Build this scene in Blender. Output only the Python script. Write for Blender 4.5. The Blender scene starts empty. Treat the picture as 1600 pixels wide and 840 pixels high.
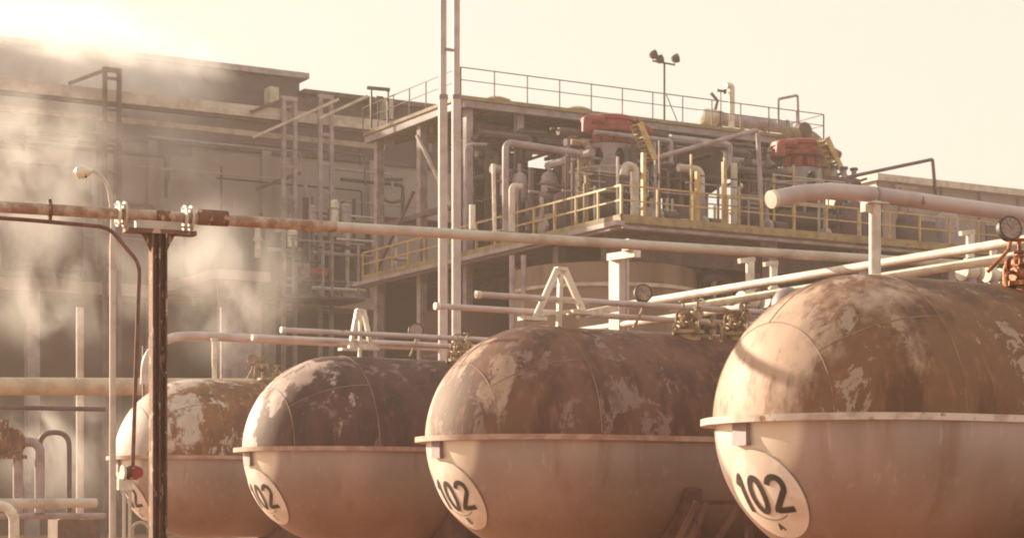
import bpy, bmesh, math, random
from mathutils import Vector, Matrix
S = bpy.context.scene
COL = S.collection
RND = random.Random(7)
rad = math.radians

# ------------------------------------------------------------------ camera
EYE = 1.7; F = 2950.0; CX = 800.0; HY = 782.0
YAW = rad(30)                       # world X/Y follow the plant grid, the camera looks 30 deg off it
cam_d = bpy.data.cameras.new('camera'); cam = bpy.data.objects.new('camera', cam_d); COL.objects.link(cam)
cam.location = (0, 0, EYE); cam.rotation_euler = (rad(90), 0, -YAW)
cam_d.sensor_width = 36; cam_d.lens = F / 1600 * 36
cam_d.shift_y = (HY - 420) / 1600
cam_d.clip_end = 3000; cam_d.clip_start = 0.1
cam_d.dof.use_dof = True; cam_d.dof.focus_distance = 24; cam_d.dof.aperture_fstop = 9
S.camera = cam

# ------------------------------------------------------------------ light
SUN_LEFT = 56; SUN_EL = 18          # degrees left of the view direction, elevation
vd = math.atan2(math.cos(YAW), math.sin(YAW))        # world angle of the view direction
sa = vd + rad(SUN_LEFT)
sdir = Vector((math.cos(sa) * math.cos(rad(SUN_EL)), math.sin(sa) * math.cos(rad(SUN_EL)), math.sin(rad(SUN_EL))))
sl = bpy.data.lights.new('sun', 'SUN'); so = bpy.data.objects.new('sun', sl); COL.objects.link(so)
so.rotation_euler = sdir.to_track_quat('Z', 'Y').to_euler()
so.location = (-20, 20, 40)
sl.energy = 4.2; sl.angle = rad(0.6); sl.color = (1.0, 0.83, 0.60)
w = bpy.data.worlds.new('World'); S.world = w; w.use_nodes = True
nt = w.node_tree; bg = nt.nodes['Background']
sky = nt.nodes.new('ShaderNodeTexSky'); sky.sky_type = 'NISHITA'; sky.sun_disc = False
sky.sun_elevation = rad(SUN_EL); sky.sun_rotation = math.pi / 2 - sa
sky.dust_density = 3.5; sky.air_density = 1.0; sky.ozone_density = 0.5
tint = nt.nodes.new('ShaderNodeMix'); tint.data_type = 'RGBA'; tint.blend_type = 'MULTIPLY'; tint.inputs[0].default_value = 1
tint.inputs[7].default_value = (1.0, 0.93, 0.78, 1)      # warm dusty evening air
nt.links.new(sky.outputs[0], tint.inputs[6]); 
air = nt.nodes.new('ShaderNodeMix'); air.data_type = 'RGBA'; air.inputs[0].default_value = .90   # milky evening air evens the sky out
nt.links.new(tint.outputs[2], air.inputs[6]); air.inputs[7].default_value = (2.86, 2.70, 2.24, 1); nt.links.new(air.outputs[2], bg.inputs[0])
bg.inputs[1].default_value = 0.135
vs = S.view_settings
vs.view_transform = 'Standard'; vs.look = 'None'; vs.gamma = 1; vs.exposure = 1.3; vs.use_curve_mapping = False
S.cycles.filter_width = 2.0
S.cycles.volume_bounces = 4; S.cycles.max_bounces = 6
S.cycles.volume_step_rate = 2.0; S.cycles.volume_max_steps = 128

# ------------------------------------------------------------------ placing helpers
c30, s30 = math.cos(YAW), math.sin(YAW)
def cw(x, y): return (x * c30 + y * s30, -x * s30 + y * c30)
def W(px, py, d):                  # a point at depth d
    X, Y = cw((px - CX) / F * d, d); return Vector((X, Y, EYE + (HY - py) / F * d))
def oY(px, py, Y):
    r = (px - CX) / F; return W(px, py, Y / (c30 - r * s30))
def oX(px, py, X):
    r = (px - CX) / F; return W(px, py, X / (r * c30 + s30))

# ------------------------------------------------------------------ materials
MATS = {}
def mat(name, c1, c2=None, rough=.6, metal=0, scale=1.5, lo=.42, hi=.62, streak=1, bump=.15, c3=None, s3=6, lo3=.62, hi3=.7, detail=6):
    """paint or metal with a second tone in patches, and a third one in sharper spots"""
    if name in MATS: return MATS[name]
    m = bpy.data.materials.new(name); m.use_nodes = True; n = m.node_tree.nodes; L = m.node_tree.links
    gr = lambda c: None if c is None else (c[0], c[1]*.945, c[2]*1.02)
    c1, c2, c3 = gr(c1), gr(c2), gr(c3)
    p = n['Principled BSDF']; p.inputs['Roughness'].default_value = rough; p.inputs['Metallic'].default_value = metal
    tc = n.new('ShaderNodeTexCoord'); mp = n.new('ShaderNodeMapping'); mp.inputs['Scale'].default_value = (1, 1, 1 / streak)
    oi = n.new('ShaderNodeObjectInfo'); mul = n.new('ShaderNodeMath'); mul.operation = 'MULTIPLY'; mul.inputs[1].default_value = 37
    L.new(oi.outputs['Random'], mul.inputs[0]); L.new(mul.outputs[0], mp.inputs['Location'])
    L.new(tc.outputs['Object'], mp.inputs[0])
    def ns(sc, d=detail):
        t = n.new('ShaderNodeTexNoise'); t.inputs['Scale'].default_value = sc; t.inputs['Detail'].default_value = d; t.inputs['Roughness'].default_value = .6
        L.new(mp.outputs[0], t.inputs['Vector']); return t
    def rmp(src, a, b):
        r = n.new('ShaderNodeMapRange'); r.inputs[1].default_value = a; r.inputs[2].default_value = b; r.interpolation_type = 'SMOOTHSTEP'
        L.new(src, r.inputs[0]); return r.outputs[0]
    def mix(f, a, b):
        x = n.new('ShaderNodeMix'); x.data_type = 'RGBA'; L.new(f, x.inputs[0])
        for i, v in ((6, a), (7, b)):
            if isinstance(v, tuple): x.inputs[i].default_value = (*v, 1)
            else: L.new(v, x.inputs[i])
        return x.outputs[2]
    t = ns(scale); c2 = c2 or tuple(v * .7 for v in c1)
    col = mix(rmp(t.outputs[0], lo, hi), c1, c2)
    if c3: col = mix(rmp(ns(s3).outputs[0], lo3, hi3), col, c3)
    L.new(col, p.inputs['Base Color'])
    if bump:
        b = n.new('ShaderNodeBump'); b.inputs['Strength'].default_value = bump; b.inputs['Distance'].default_value = .02
        L.new(ns(scale * 6, 3).outputs[0], b.inputs['Height']); L.new(b.outputs[0], p.inputs['Normal'])
    MATS[name] = m; return m
WHITE = mat('white pipe paint', (.68, .65, .53), (.52, .46, .36), .5, scale=3, c3=(.3, .17, .1), s3=9, lo3=.66, hi3=.74)
GREYL = mat('light warm grey paint', (.52, .45, .42), (.42, .35, .32), .5, scale=2, c3=(.3, .18, .12), s3=7, lo3=.66, hi3=.74)
GREYP = mat('grey pipe paint', (.33, .28, .29), (.23, .18, .18), .5, scale=2, c3=(.25, .15, .1), s3=7, lo3=.68, hi3=.76)
PALE = mat('pale lagging', (.52, .47, .39), (.38, .32, .25), .55, scale=2)
MAUVE = mat('mauve steel', (.125, .075, .08), (.08, .042, .045), .65, scale=2)
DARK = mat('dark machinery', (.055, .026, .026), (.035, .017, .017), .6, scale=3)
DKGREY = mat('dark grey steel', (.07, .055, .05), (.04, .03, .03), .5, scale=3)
YEL = mat('yellow railing paint', (.50, .36, .13), (.36, .24, .09), .5, scale=3, c3=(.2, .09, .04), s3=8)
YELD = mat('worn yellow edge paint', (.30, .23, .10), (.20, .14, .07), .6, scale=2, c3=(.14, .07, .04), s3=5)
RED = mat('red motor paint', (.29, .022, .017), (.17, .014, .012), .45, scale=3)
ORNG = mat('orange cabinet paint', (.42, .10, .05), (.3, .07, .04), .55, scale=3)
MACH = mat('dull brown machine', (.14, .065, .04), (.085, .036, .026), .7, scale=3)
LAG = mat('cream lagging', (.50, .42, .28), (.38, .30, .20), .6, scale=2)
RUST = mat('rusty steel', (.19, .09, .052), (.10, .045, .027), .8, scale=6, c3=(.50, .36, .28), s3=11, lo3=.58, hi3=.63, streak=2.5, bump=.5)
RUSTP = mat('rusty pipe', (.44, .35, .26), (.27, .155, .10), .7, scale=5, c3=(.5, .43, .32), s3=4, lo3=.55, hi3=.66, bump=.4)
THINR = mat('rust brown thin pipe', (.17, .07, .05), (.10, .04, .03), .7, scale=8)
BRASS = mat('rusty brass valves', (.40, .16, .06), (.16, .055, .025), .45, .5, scale=9, bump=.5)
OLIVEV = mat('mossy yellow valves', (.42, .32, .19), (.24, .165, .09), .6, .1, scale=9, bump=.5)
WALLM = mat('grey rendered wall', (.31, .26, .235), (.25, .20, .18), .9, scale=.12, streak=2, c3=(.21, .16, .145), s3=.5, lo3=.55, hi3=.75)
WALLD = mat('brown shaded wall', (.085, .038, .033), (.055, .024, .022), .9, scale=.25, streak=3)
ROOFM = mat('grey brown roof sheeting', (.125, .085, .088), (.095, .06, .064), .85, scale=.3)
CONC = mat('pale concrete ledge', (.45, .37, .33), (.34, .27, .24), .9, scale=.5)
CLAD = mat('corrugated cladding', (.24, .19, .185), (.18, .14, .13), .75, scale=.5)
SILOM = mat('weathered silo sheet', (.235, .165, .12), (.155, .10, .07), .75, scale=.8, streak=6)
DECKM = mat('deck grating', (.16, .12, .09), (.1, .07, .05), .8, scale=1)
GROUND = mat('dusty brown yard', (.36, .19, .10), (.26, .13, .07), .95, scale=.3)
DIAL = mat('gauge dial', (.34, .25, .20), (.24, .16, .13), .35, scale=12)
PAINTD = mat('white disc paint', (.82, .76, .66), (.70, .62, .50), .55, scale=3, bump=.05)
BLACK = mat('black stencil paint', (.03, .018, .016), (.05, .03, .025), .6, scale=8)
LAMPG = mat('lamp bowl', (.75, .70, .55), (.6, .55, .4), .3, scale=3)

def tank_mat(name, pale, rust, dark, flake, x0, amt, seed, soft=.25):
    """upper shell: pale paint on the sunny head, rust on the flank, flakes of old paint, streaks running down"""
    pale, rust, dark, flake = [(c[0]*1.04, c[1]*.93, c[2]*1.0) for c in (pale, rust, dark, flake)]
    m = bpy.data.materials.new(name); m.use_nodes = True; n = m.node_tree.nodes; L = m.node_tree.links
    p = n['Principled BSDF']; p.inputs['Roughness'].default_value = .55
    tc = n.new('ShaderNodeTexCoord'); sep = n.new('ShaderNodeSeparateXYZ'); L.new(tc.outputs['Object'], sep.inputs[0])
    def ns(sc, zs=1, d=7, off=0, ro=.6, dist=0):
        mp = n.new('ShaderNodeMapping'); mp.inputs['Scale'].default_value = (1, 1, zs); mp.inputs['Location'].default_value = (seed + off, off, seed * .7)
        L.new(tc.outputs['Object'], mp.inputs[0])
        t = n.new('ShaderNodeTexNoise'); t.inputs['Scale'].default_value = sc; t.inputs['Detail'].default_value = d; t.inputs['Roughness'].default_value = ro
        t.inputs['Distortion'].default_value = dist
        L.new(mp.outputs[0], t.inputs['Vector']); return t.outputs[0]
    def ma(op, a, b, c=None):
        x = n.new('ShaderNodeMath'); x.operation = op
        for i, v in enumerate((a, b, c)):
            if v is None: continue
            if isinstance(v, (int, float)): x.inputs[i].default_value = v
            else: L.new(v, x.inputs[i])
        return x.outputs[0]
    def rmp(src, a, b):
        r = n.new('ShaderNodeMapRange'); r.inputs[1].default_value = a; r.inputs[2].default_value = b; r.interpolation_type = 'SMOOTHSTEP'
        L.new(src, r.inputs[0]); return r.outputs[0]
    def mix(f, a, b):
        x = n.new('ShaderNodeMix'); x.data_type = 'RGBA'; L.new(f, x.inputs[0])
        for i, v in ((6, a), (7, b)):
            if isinstance(v, tuple): x.inputs[i].default_value = (*v, 1)
            else: L.new(v, x.inputs[i])
        return x.outputs[2]
    big = ma('MULTIPLY', ns(.8, .6), 1.45)
    # field: grows along the tank and down the flank
    f = ma('ADD', ma('MULTIPLY', sep.outputs['X'], .42), ma('MULTIPLY', big, 1.5))
    f = ma('SUBTRACT', f, ma('MULTIPLY', sep.outputs['Z'], .28))
    rustm = rmp(ma('ADD', f, ma('MULTIPLY', ma('SUBTRACT', ns(3, .6, 9, 51, .68), .5), .9)), x0, x0 + soft)
    fine = ns(5, .5, 8, 3)
    col = mix(rmp(fine, .4, .7), pale, tuple(v * .8 for v in pale))
    col = mix(rmp(ns(1.3, .4, 6, 5), .5, .66), col, tuple(a * .55 + b * .45 for a, b in zip(pale, rust)))
    rc = mix(rmp(ns(2.2, .35, 8, 9), .42, .6), rust, dark)
    rc = mix(rmp(ns(9, .25, 6, 2), .5, .75), rc, tuple(v * 1.5 for v in rust))
    col = mix(rustm, col, rc)
    # sharp flakes of surviving paint inside the rust
    fl = ma('MULTIPLY', rmp(ns(2.4, .7, 12, 14, .72, .4), .545, .557), rmp(ns(.8, 1, 3, 21), .60 - amt * .2, .66 - amt * .2))
    col = mix(fl, col, flake)
    dk = ma('MULTIPLY', rmp(ns(3.4, .3, 10, 31, .7), .60, .63), rmp(sep.outputs['X'], -1.2, .2))
    col = mix(dk, col, dark)
    # thin run marks
    col = mix(ma('MULTIPLY', rmp(ns(10, .06, 3, 44), .58, .68), .45), col, tuple(v * .9 for v in rust))
    L.new(col, p.inputs['Base Color'])
    b = n.new('ShaderNodeBump'); b.inputs['Strength'].default_value = .35; b.inputs['Distance'].default_value = .012
    L.new(ma('ADD', ns(2.5, 1, 8, 14, .65), ma('MULTIPLY', fl, .3)), b.inputs['Height']); L.new(b.outputs[0], p.inputs['Normal'])
    rr = n.new('ShaderNodeMapRange'); L.new(rustm, rr.inputs[0]); rr.inputs[3].default_value = .62; rr.inputs[4].default_value = .7
    L.new(rr.outputs[0], p.inputs['Roughness'])
    return m
def belly_mat(name, seed, c1=(.44, .345, .335), c2=(.26, .14, .09)):
    m = bpy.data.materials.new(name); m.use_nodes = True; n = m.node_tree.nodes; L = m.node_tree.links
    p = n['Principled BSDF']; p.inputs['Roughness'].default_value = .42; p.inputs['Metallic'].default_value = .35
    tc = n.new('ShaderNodeTexCoord')
    def ns(sc, zs, d, off):
        mp = n.new('ShaderNodeMapping'); mp.inputs['Scale'].default_value = (1, 1, zs); mp.inputs['Location'].default_value = (seed + off, off, 0)
        L.new(tc.outputs['Object'], mp.inputs[0]); t = n.new('ShaderNodeTexNoise'); t.inputs['Scale'].default_value = sc; t.inputs['Detail'].default_value = d
        L.new(mp.outputs[0], t.inputs['Vector']); return t.outputs[0]
    def rmp(src, a, b, o=1):
        r = n.new('ShaderNodeMapRange'); r.inputs[1].default_value = a; r.inputs[2].default_value = b; r.inputs[4].default_value = o; r.interpolation_type = 'SMOOTHSTEP'
        L.new(src, r.inputs[0]); return r.outputs[0]
    def mix(f, a, b):
        x = n.new('ShaderNodeMix'); x.data_type = 'RGBA'; L.new(f, x.inputs[0])
        for i, v in ((6, a), (7, b)):
            if isinstance(v, tuple): x.inputs[i].default_value = (*v, 1)
            else: L.new(v, x.inputs[i])
        return x.outputs[2]
    sep = n.new('ShaderNodeSeparateXYZ'); L.new(tc.outputs['Object'], sep.inputs[0])
    col = mix(rmp(ns(.8, .5, 6, 1), .4, .62), c1, tuple(v * .78 for v in c1))
    col = mix(rmp(ns(2.6, .07, 5, 7), .54, .74, .55), col, c2)                 # long run-down stains from the flange
    col = mix(rmp(ns(14, .05, 3, 17), .6, .72, .35), col, (.55, .5, .45))
    ground_refl = n.new('ShaderNodeMath'); ground_refl.operation = 'ADD'; L.new(sep.outputs['Z'], ground_refl.inputs[0]); L.new(ns(1.1, 1, 5, 9), ground_refl.inputs[1])
    r = n.new('ShaderNodeMapRange'); r.inputs[1].default_value = .25; r.inputs[2].default_value = -.75; r.inputs[4].default_value = .6; L.new(ground_refl.outputs[0], r.inputs[0])
    col = mix(r.outputs[0], col, tuple(v * 1.0 for v in c2))                  # brown reflection of the ground painted in, stronger downwards
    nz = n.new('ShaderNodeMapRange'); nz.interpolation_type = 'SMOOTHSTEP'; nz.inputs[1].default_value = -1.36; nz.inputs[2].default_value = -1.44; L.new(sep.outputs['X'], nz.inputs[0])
    col = mix(nz.outputs[0], col, (.74, .66, .58))                              # sunlit crescent on the nose, put into the colour
    L.new(col, p.inputs['Base Color'])
    b = n.new('ShaderNodeBump'); b.inputs['Strength'].default_value = .12; b.inputs['Distance'].default_value = .02
    L.new(ns(1.6, 1, 4, 3), b.inputs['Height']); L.new(b.outputs[0], p.inputs['Normal'])
    return m

# ------------------------------------------------------------------ mesh builder
class B:
    def __init__(s): s.v = []; s.f = []
    def add(s, vs, fs):
        o = len(s.v); s.v += [Vector(v) for v in vs]; s.f += [tuple(i + o for i in f) for f in fs]; return s
    def box(s, a, b):
        (x0, y0, z0), (x1, y1, z1) = a, b
        x0, x1 = min(x0, x1), max(x0, x1); y0, y1 = min(y0, y1), max(y0, y1); z0, z1 = min(z0, z1), max(z0, z1)
        return s.add([(x0,y0,z0),(x1,y0,z0),(x1,y1,z0),(x0,y1,z0),(x0,y0,z1),(x1,y0,z1),(x1,y1,z1),(x0,y1,z1)],
                     [(0,3,2,1),(4,5,6,7),(0,1,5,4),(1,2,6,5),(2,3,7,6),(3,0,4,7)])
    def beam(s, a, b, w, h):
        a = Vector(a); b = Vector(b); d = (b - a).normalized(); up = Vector((0, 0, 1))
        if abs(d.z) > .95: up = Vector((0, 1, 0))
        u = d.cross(up).normalized(); v = u.cross(d).normalized(); q = []
        for p in (a, b):
            for su, sv in ((-1,-1),(1,-1),(1,1),(-1,1)): q.append(p + u*su*w/2 + v*sv*h/2)
        return s.add(q, [(0,1,2,3),(7,6,5,4),(0,4,5,1),(1,5,6,2),(2,6,7,3),(3,7,4,0)])
    def tube(s, pts, r, n=14, bend=0):
        pts = [Vector(p) for p in pts]
        if bend and len(pts) > 2:
            q = [pts[0]]; rl = list(r) if isinstance(r, (list, tuple)) else None; ro = [r[0]] if rl else None
            for i in range(1, len(pts) - 1):
                a, b, c = pts[i-1], pts[i], pts[i+1]
                k = min(bend, (a-b).length*.48, (c-b).length*.48)
                p0 = b + (a-b).normalized()*k; p2 = b + (c-b).normalized()*k
                for j in range(7):
                    t = j/6; q.append((1-t)**2*p0 + 2*t*(1-t)*b + t*t*p2)
                    if rl: ro.append(rl[i])
            q.append(pts[-1]); pts = q
            if rl: ro.append(rl[-1]); r = ro
        rr = r if isinstance(r, (list, tuple)) else [r]*len(pts)
        d0 = (pts[1]-pts[0]).normalized(); up = Vector((0,0,1)) if abs(d0.z) < .9 else Vector((1,0,0))
        u = d0.cross(up).normalized(); vs = []
        for i, p in enumerate(pts):
            if i == 0: d = d0
            elif i == len(pts)-1: d = (pts[i]-pts[i-1]).normalized()
            else: d = ((pts[i]-pts[i-1]).normalized() + (pts[i+1]-pts[i]).normalized()).normalized()
            u = (u - d*u.dot(d)).normalized(); v = d.cross(u)
            for k in range(n):
                a = 2*math.pi*k/n; vs.append(p + (u*math.cos(a)+v*math.sin(a))*rr[i])
        fs = []
        for i in range(len(pts)-1):
            for k in range(n): fs.append((i*n+k, i*n+(k+1)%n, (i+1)*n+(k+1)%n, (i+1)*n+k))
        fs.append(tuple(range(n))[::-1]); fs.append(tuple((len(pts)-1)*n+k for k in range(n)))
        return s.add(vs, fs)
    def lathe(s, base, axis, prof, n=28):          # prof: (distance along axis, radius)
        base = Vector(base); axis = Vector(axis).normalized()
        pts = [base + axis*t for t, r in prof]; up = Vector((0,0,1)) if abs(axis.z) < .9 else Vector((1,0,0))
        u = axis.cross(up).normalized(); v = axis.cross(u); vs = []
        for (t, r), p in zip(prof, pts):
            for k in range(n):
                a = 2*math.pi*k/n; vs.append(p + (u*math.cos(a)+v*math.sin(a))*max(r, 1e-3))
        fs = []
        for i in range(len(prof)-1):
            for k in range(n): fs.append((i*n+k, i*n+(k+1)%n, (i+1)*n+(k+1)%n, (i+1)*n+k))
        fs.append(tuple(range(n))[::-1]); fs.append(tuple((len(prof)-1)*n+k for k in range(n)))
        return s.add(vs, fs)
def wpos(o):
    p = Vector(o.location)
    while o.parent: o = o.parent; p += o.location
    return p
def put(name, b, m, parent=None, label=None, cat=None, group=None, kind=None, origin=None, plabel=None):
    xs = [v.x for v in b.v]; ys = [v.y for v in b.v]; zs = [v.z for v in b.v]
    o3 = Vector(origin) if origin is not None else Vector(((min(xs)+max(xs))/2, (min(ys)+max(ys))/2, min(zs)))
    me = bpy.data.meshes.new(name); me.from_pydata([v - o3 for v in b.v], [], b.f); me.update()
    bm = bmesh.new(); bm.from_mesh(me); bmesh.ops.recalc_face_normals(bm, faces=bm.faces); bm.to_mesh(me); bm.free()
    me.shade_smooth(); me.set_sharp_from_angle(angle=rad(38))
    me.materials.append(m); o = bpy.data.objects.new(name, me); COL.objects.link(o)
    o.location = o3 - (wpos(parent) if parent else Vector()); o.parent = parent
    if label: o['label'] = label
    if cat: o['category'] = cat
    if group: o['group'] = group
    if kind: o['kind'] = kind
    return o
def thing(name, label, cat, loc, group=None):
    e = bpy.data.objects.new(name, None); COL.objects.link(e); e.location = loc; e.empty_display_size = .3
    e['label'] = label; e['category'] = cat
    if group: e['group'] = group
    return e
def pipe(name, label, cat, pts, r, m, bend=0, caps=None, group=None, n=14):
    """one pipe; end caps and collars become its parts"""
    b = B().tube(pts, r, n, bend)
    if not caps: return put(name, b, m, None, label, cat, group)
    e = thing(name, label, cat, pts[0], group); put('pipe_run', b, m, e)
    for cn, at, d, l, rr, cm in caps:
        d = Vector(d).normalized(); put(cn, B().lathe(Vector(at) - d*l/2, d, [(0, rr), (l, rr)], 18), cm, e)
    return e
XD = Vector((1, 0, 0)); YD = Vector((0, 1, 0)); ZD = Vector((0, 0, 1))

# ------------------------------------------------------------------ ground
g = B()
N = 24
for i in range(N+1):
    for j in range(N+1): g.v.append(Vector((-500 + i*1500/N, -400 + j*1500/N, 0)))
for i in range(N):
    for j in range(N): g.f.append((i*(N+1)+j, (i+1)*(N+1)+j, (i+1)*(N+1)+j+1, i*(N+1)+j+1))
put('ground', g, GROUND, kind='structure')

# ------------------------------------------------------------------ storage tanks
R = 1.6; HZ = EYE + .53*R; LEN = 13.0
A0 = Vector((*cw(3.79, 20.5), HZ))
def prof_pts(a0, a1, n=44, m=40):
    pass
def shell(c, a0, a1, rr=R, na=48, nh=26):
    """part of the surface of revolution round X, between the angles a0 and a1 (0 = towards -Y, 90 deg = up)"""
    pr = []
    for i in range(nh+1):
        t = math.pi/2*i/nh; pr.append((-rr*math.cos(t), rr*math.sin(t)))
    for i in range(1, 14): pr.append((LEN*i/14, rr))
    for i in range(nh+1):
        t = math.pi/2*i/nh; pr.append((LEN + rr*math.sin(t), rr*math.cos(t)))
    b = B(); n = na
    for x, q in pr:
        for k in range(n+1):
            a = a0 + (a1-a0)*k/n; b.v.append(c + Vector((x, -max(q, .002)*math.cos(a), max(q, .002)*math.sin(a))))
    for i in range(len(pr)-1):
        for k in range(n): b.f.append((i*(n+1)+k, i*(n+1)+k+1, (i+1)*(n+1)+k+1, (i+1)*(n+1)+k))
    return b
def sph(c, th, ph, rr):            # th: angle from the -X axis, ph: turn round it (0 = -Y side, 90 = up)
    return c + Vector((-math.cos(th), -math.sin(th)*math.cos(ph), math.sin(th)*math.sin(ph)))*rr
def ribbon(c, E, pts, wid, rr, b):
    """a painted stroke laid on the sphere; pts are (u, v) in metres on the disc"""
    fine = []
    for (a, q) in zip(pts[:-1], pts[1:]):
        k = max(1, int(math.dist(a, q)/.02))
        for i in range(k): fine.append((a[0]+(q[0]-a[0])*i/k, a[1]+(q[1]-a[1])*i/k))
    fine.append(pts[-1]); o = len(b.v)
    ev, eu, en = E
    for i, p in enumerate(fine):
        a = fine[max(i-1, 0)]; q = fine[min(i+1, len(fine)-1)]
        dx, dy = q[0]-a[0], q[1]-a[1]; l = math.hypot(dx, dy) or 1; nx, ny = -dy/l, dx/l
        for sgn in (-1, 0, 1):
            u = p[0]+nx*sgn*wid/2; v = p[1]+ny*sgn*wid/2
            b.v.append(c + (en*R + eu*u*1.13 + ev*v*1.13).normalized()*rr)
    for i in range(len(fine)-1):
        for k in range(2): b.f.append((o+i*3+k, o+i*3+k+1, o+(i+1)*3+k+1, o+(i+1)*3+k))
def arc(cx, cy, rx, ry, a0, a1, n=14): return [(cx+rx*math.cos(rad(a0+(a1-a0)*i/n)), cy+ry*math.sin(rad(a0+(a1-a0)*i/n))) for i in range(n+1)]
LET = {'A': [[(-.03, -.04), (0, .04), (.03, -.04)], [(-.018, -.012), (.018, -.012)]],
       'B': [[(-.025, -.04), (-.025, .04), (.012, .036), (.02, .02), (.01, .003), (-.025, 0)], [(.01, .003), (.027, -.018), (.012, -.038), (-.025, -.04)]],
       'C': [arc(0, 0, .028, .04, 50, 310)], 'D': [[(-.025, -.04), (-.025, .04), (.008, .036), (.027, 0), (.008, -.036), (-.025, -.04)]]}
tanks = []
def tank(c, letter, label, um, lm, seamm, flm):
    e = thing('storage_tank', label, 'tank', (c.x+LEN/2, c.y, 0), 'row of horizontal storage tanks')
    put('upper_shell', shell(c, 0, math.pi), um, e, origin=c)
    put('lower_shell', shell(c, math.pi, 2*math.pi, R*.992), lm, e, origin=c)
    # flange: stadium brim
    b = B(); ri, ro, hh = R*.97, R+.16, .036
    path = []
    for i in range(41): a = math.pi/2 + math.pi*i/40; path.append((0, math.cos(a), math.sin(a)))
    for i in range(41): a = -math.pi/2 + math.pi*i/40; path.append((LEN, math.cos(a), math.sin(a)))
    rw = random.Random(ord(letter))
    for x, ca, sa_ in path:
        wob = rw.uniform(-.006, .006)
        # the brim is widest at the tip of the head and slim along the flanks
        w_ = R + .06 + .10*max(0, abs(ca))**1.5 + wob
        for q, z in ((ri, -hh), (w_, -hh), (w_, hh), (ri, hh)): b.v.append(c + Vector((x+ca*q, sa_*q, z)))
    m = len(path)
    for i in range(m):
        j = (i+1) % m
        for k in range(4): b.f.append((i*4+k, i*4+(k+1)%4, j*4+(k+1)%4, j*4+k))
    put('flange', b, flm, e)
    # seams
    ca = rad(40); b = B()
    b.tube([sph(c, ca, rad(t), R+.001) for t in range(2, 179, 4)], .007, 6); put('weld_seam', b, seamm, e)
    for ph in (41, 92, 138):
        b = B(); b.tube([sph(c, ca + (math.pi/2-ca)*i/16, rad(ph), R+.001) for i in range(17)], .006, 6); put('weld_seam', b, seamm, e)
    for x in (0, 3.0, 6.2, 9.4):
        b = B(); b.tube([c + Vector((x+.02, -math.cos(rad(t))*(R+.001), math.sin(rad(t))*(R+.001))) for t in range(2, 179, 4)], .007, 6); put('weld_seam', b, seamm, e)
    # number disc: a painted round patch low on the head
    dl = rad(31); da = rad(3)
    en = Vector((-math.cos(dl)*math.cos(da), -math.cos(dl)*math.sin(da), -math.sin(dl))); eu = Vector((math.sin(da), -math.cos(da), 0)); ev = eu.cross(en)
    if ev.z < 0: ev = -ev
    b = B(); rings = 10; seg = 48; b.v.append(c + en*(R+.006)); rD = .56
    for i in range(1, rings+1):
        for k in range(seg):
            a = 2*math.pi*k/seg; q = rD*i/rings
            b.v.append(c + (en*R + eu*q*math.cos(a) + ev*q*math.sin(a)*1.02).normalized()*(R+.006))
    for k in range(seg): b.f.append((0, 1+k, 1+(k+1)%seg))
    for i in range(rings-1):
        for k in range(seg): b.f.append((1+i*seg+k, 1+(i+1)*seg+k, 1+(i+1)*seg+(k+1)%seg, 1+i*seg+(k+1)%seg))
    d = put('number_disc', b, PAINTD, e)
    b = B(); H = .20; wd = .066; y0 = .04
    ribbon(c, (ev, eu, en), [(-.34, y0+H*.45), (-.27, y0+H), (-.27, y0-H)], wd, R+.013, b); put('painted_digit', b, BLACK, d, plabel=None)
    b = B(); ribbon(c, (ev, eu, en), arc(-.055, y0+.0, .085, H-.02, 0, 360, 36), wd, R+.013, b); put('painted_digit', b, BLACK, d)
    b = B(); ribbon(c, (ev, eu, en), arc(.21, y0+H-.12, .095, .10, 165, -28, 16) + [(.11, y0-H+.03), (.33, y0-H+.03)], wd, R+.013, b); put('painted_digit', b, BLACK, d)
    b = B()
    for st in LET[letter]: ribbon(c, (ev, eu, en), [(u*1.15+.02, v*1.15-.33) for u, v in st], .02, R+.013, b)
    put('painted_letter', b, BLACK, d)
    b = B(); ribbon(c, (ev, eu, en), arc(.0, .16, .40, .40, 232, 300, 10), .008, R+.012, b); put('painted_line', b, BLACK, d)
    # small bracket under the flange
    b = B(); b.box((c.x-R-.03, c.y-.10, c.z-.27), (c.x-R+.14, c.y+.14, c.z-.036)); put('bracket', b, GREYP, e)
    # saddles
    for x in (1.6, 5.5, 10.5):
        b = B(); o = len(b.v); n = 20
        prof = [(-1.35, 0), (1.35, 0)] + [(math.cos(rad(-25-130*i/n))*(R+.01)*1, c.z + math.sin(rad(-25-130*i/n))*(R+.01)) for i in range(n+1)]
        for xx in (-.15, .15):
            for yy, zz in prof: b.v.append(Vector((c.x+x+xx, c.y+yy, zz)))
        k = len(prof); b.f.append(tuple(range(k))); b.f.append(tuple(range(k, 2*k))[::-1])
        for i in range(k): b.f.append((i, (i+1) % k, k+(i+1) % k, k+i))
        put('saddle', b, MACH, e)
    tanks.append(e); return e
cA = A0
cs = [Vector((*cw(3.79, 20.5), HZ)), Vector((*cw(0.38, 26.5), HZ)), Vector((*cw(-2.96, 32.0), HZ)), Vector((*cw(-6.38, 38.0), HZ))]
PL = (.47, .35, .25)
tank(cs[0], 'A', 'largest and nearest storage tank marked 102, olive and brown weathered top', 
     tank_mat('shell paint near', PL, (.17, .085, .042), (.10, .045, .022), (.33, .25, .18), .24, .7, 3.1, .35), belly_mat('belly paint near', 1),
     mat('seam dark', (.22, .13, .09), (.34, .24, .17), .7, scale=2), mat('pale flange', (.62, .54, .46), (.42, .33, .26), .5, scale=4, c3=(.25, .09, .05), s3=7, lo3=.6, hi3=.7))
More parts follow.
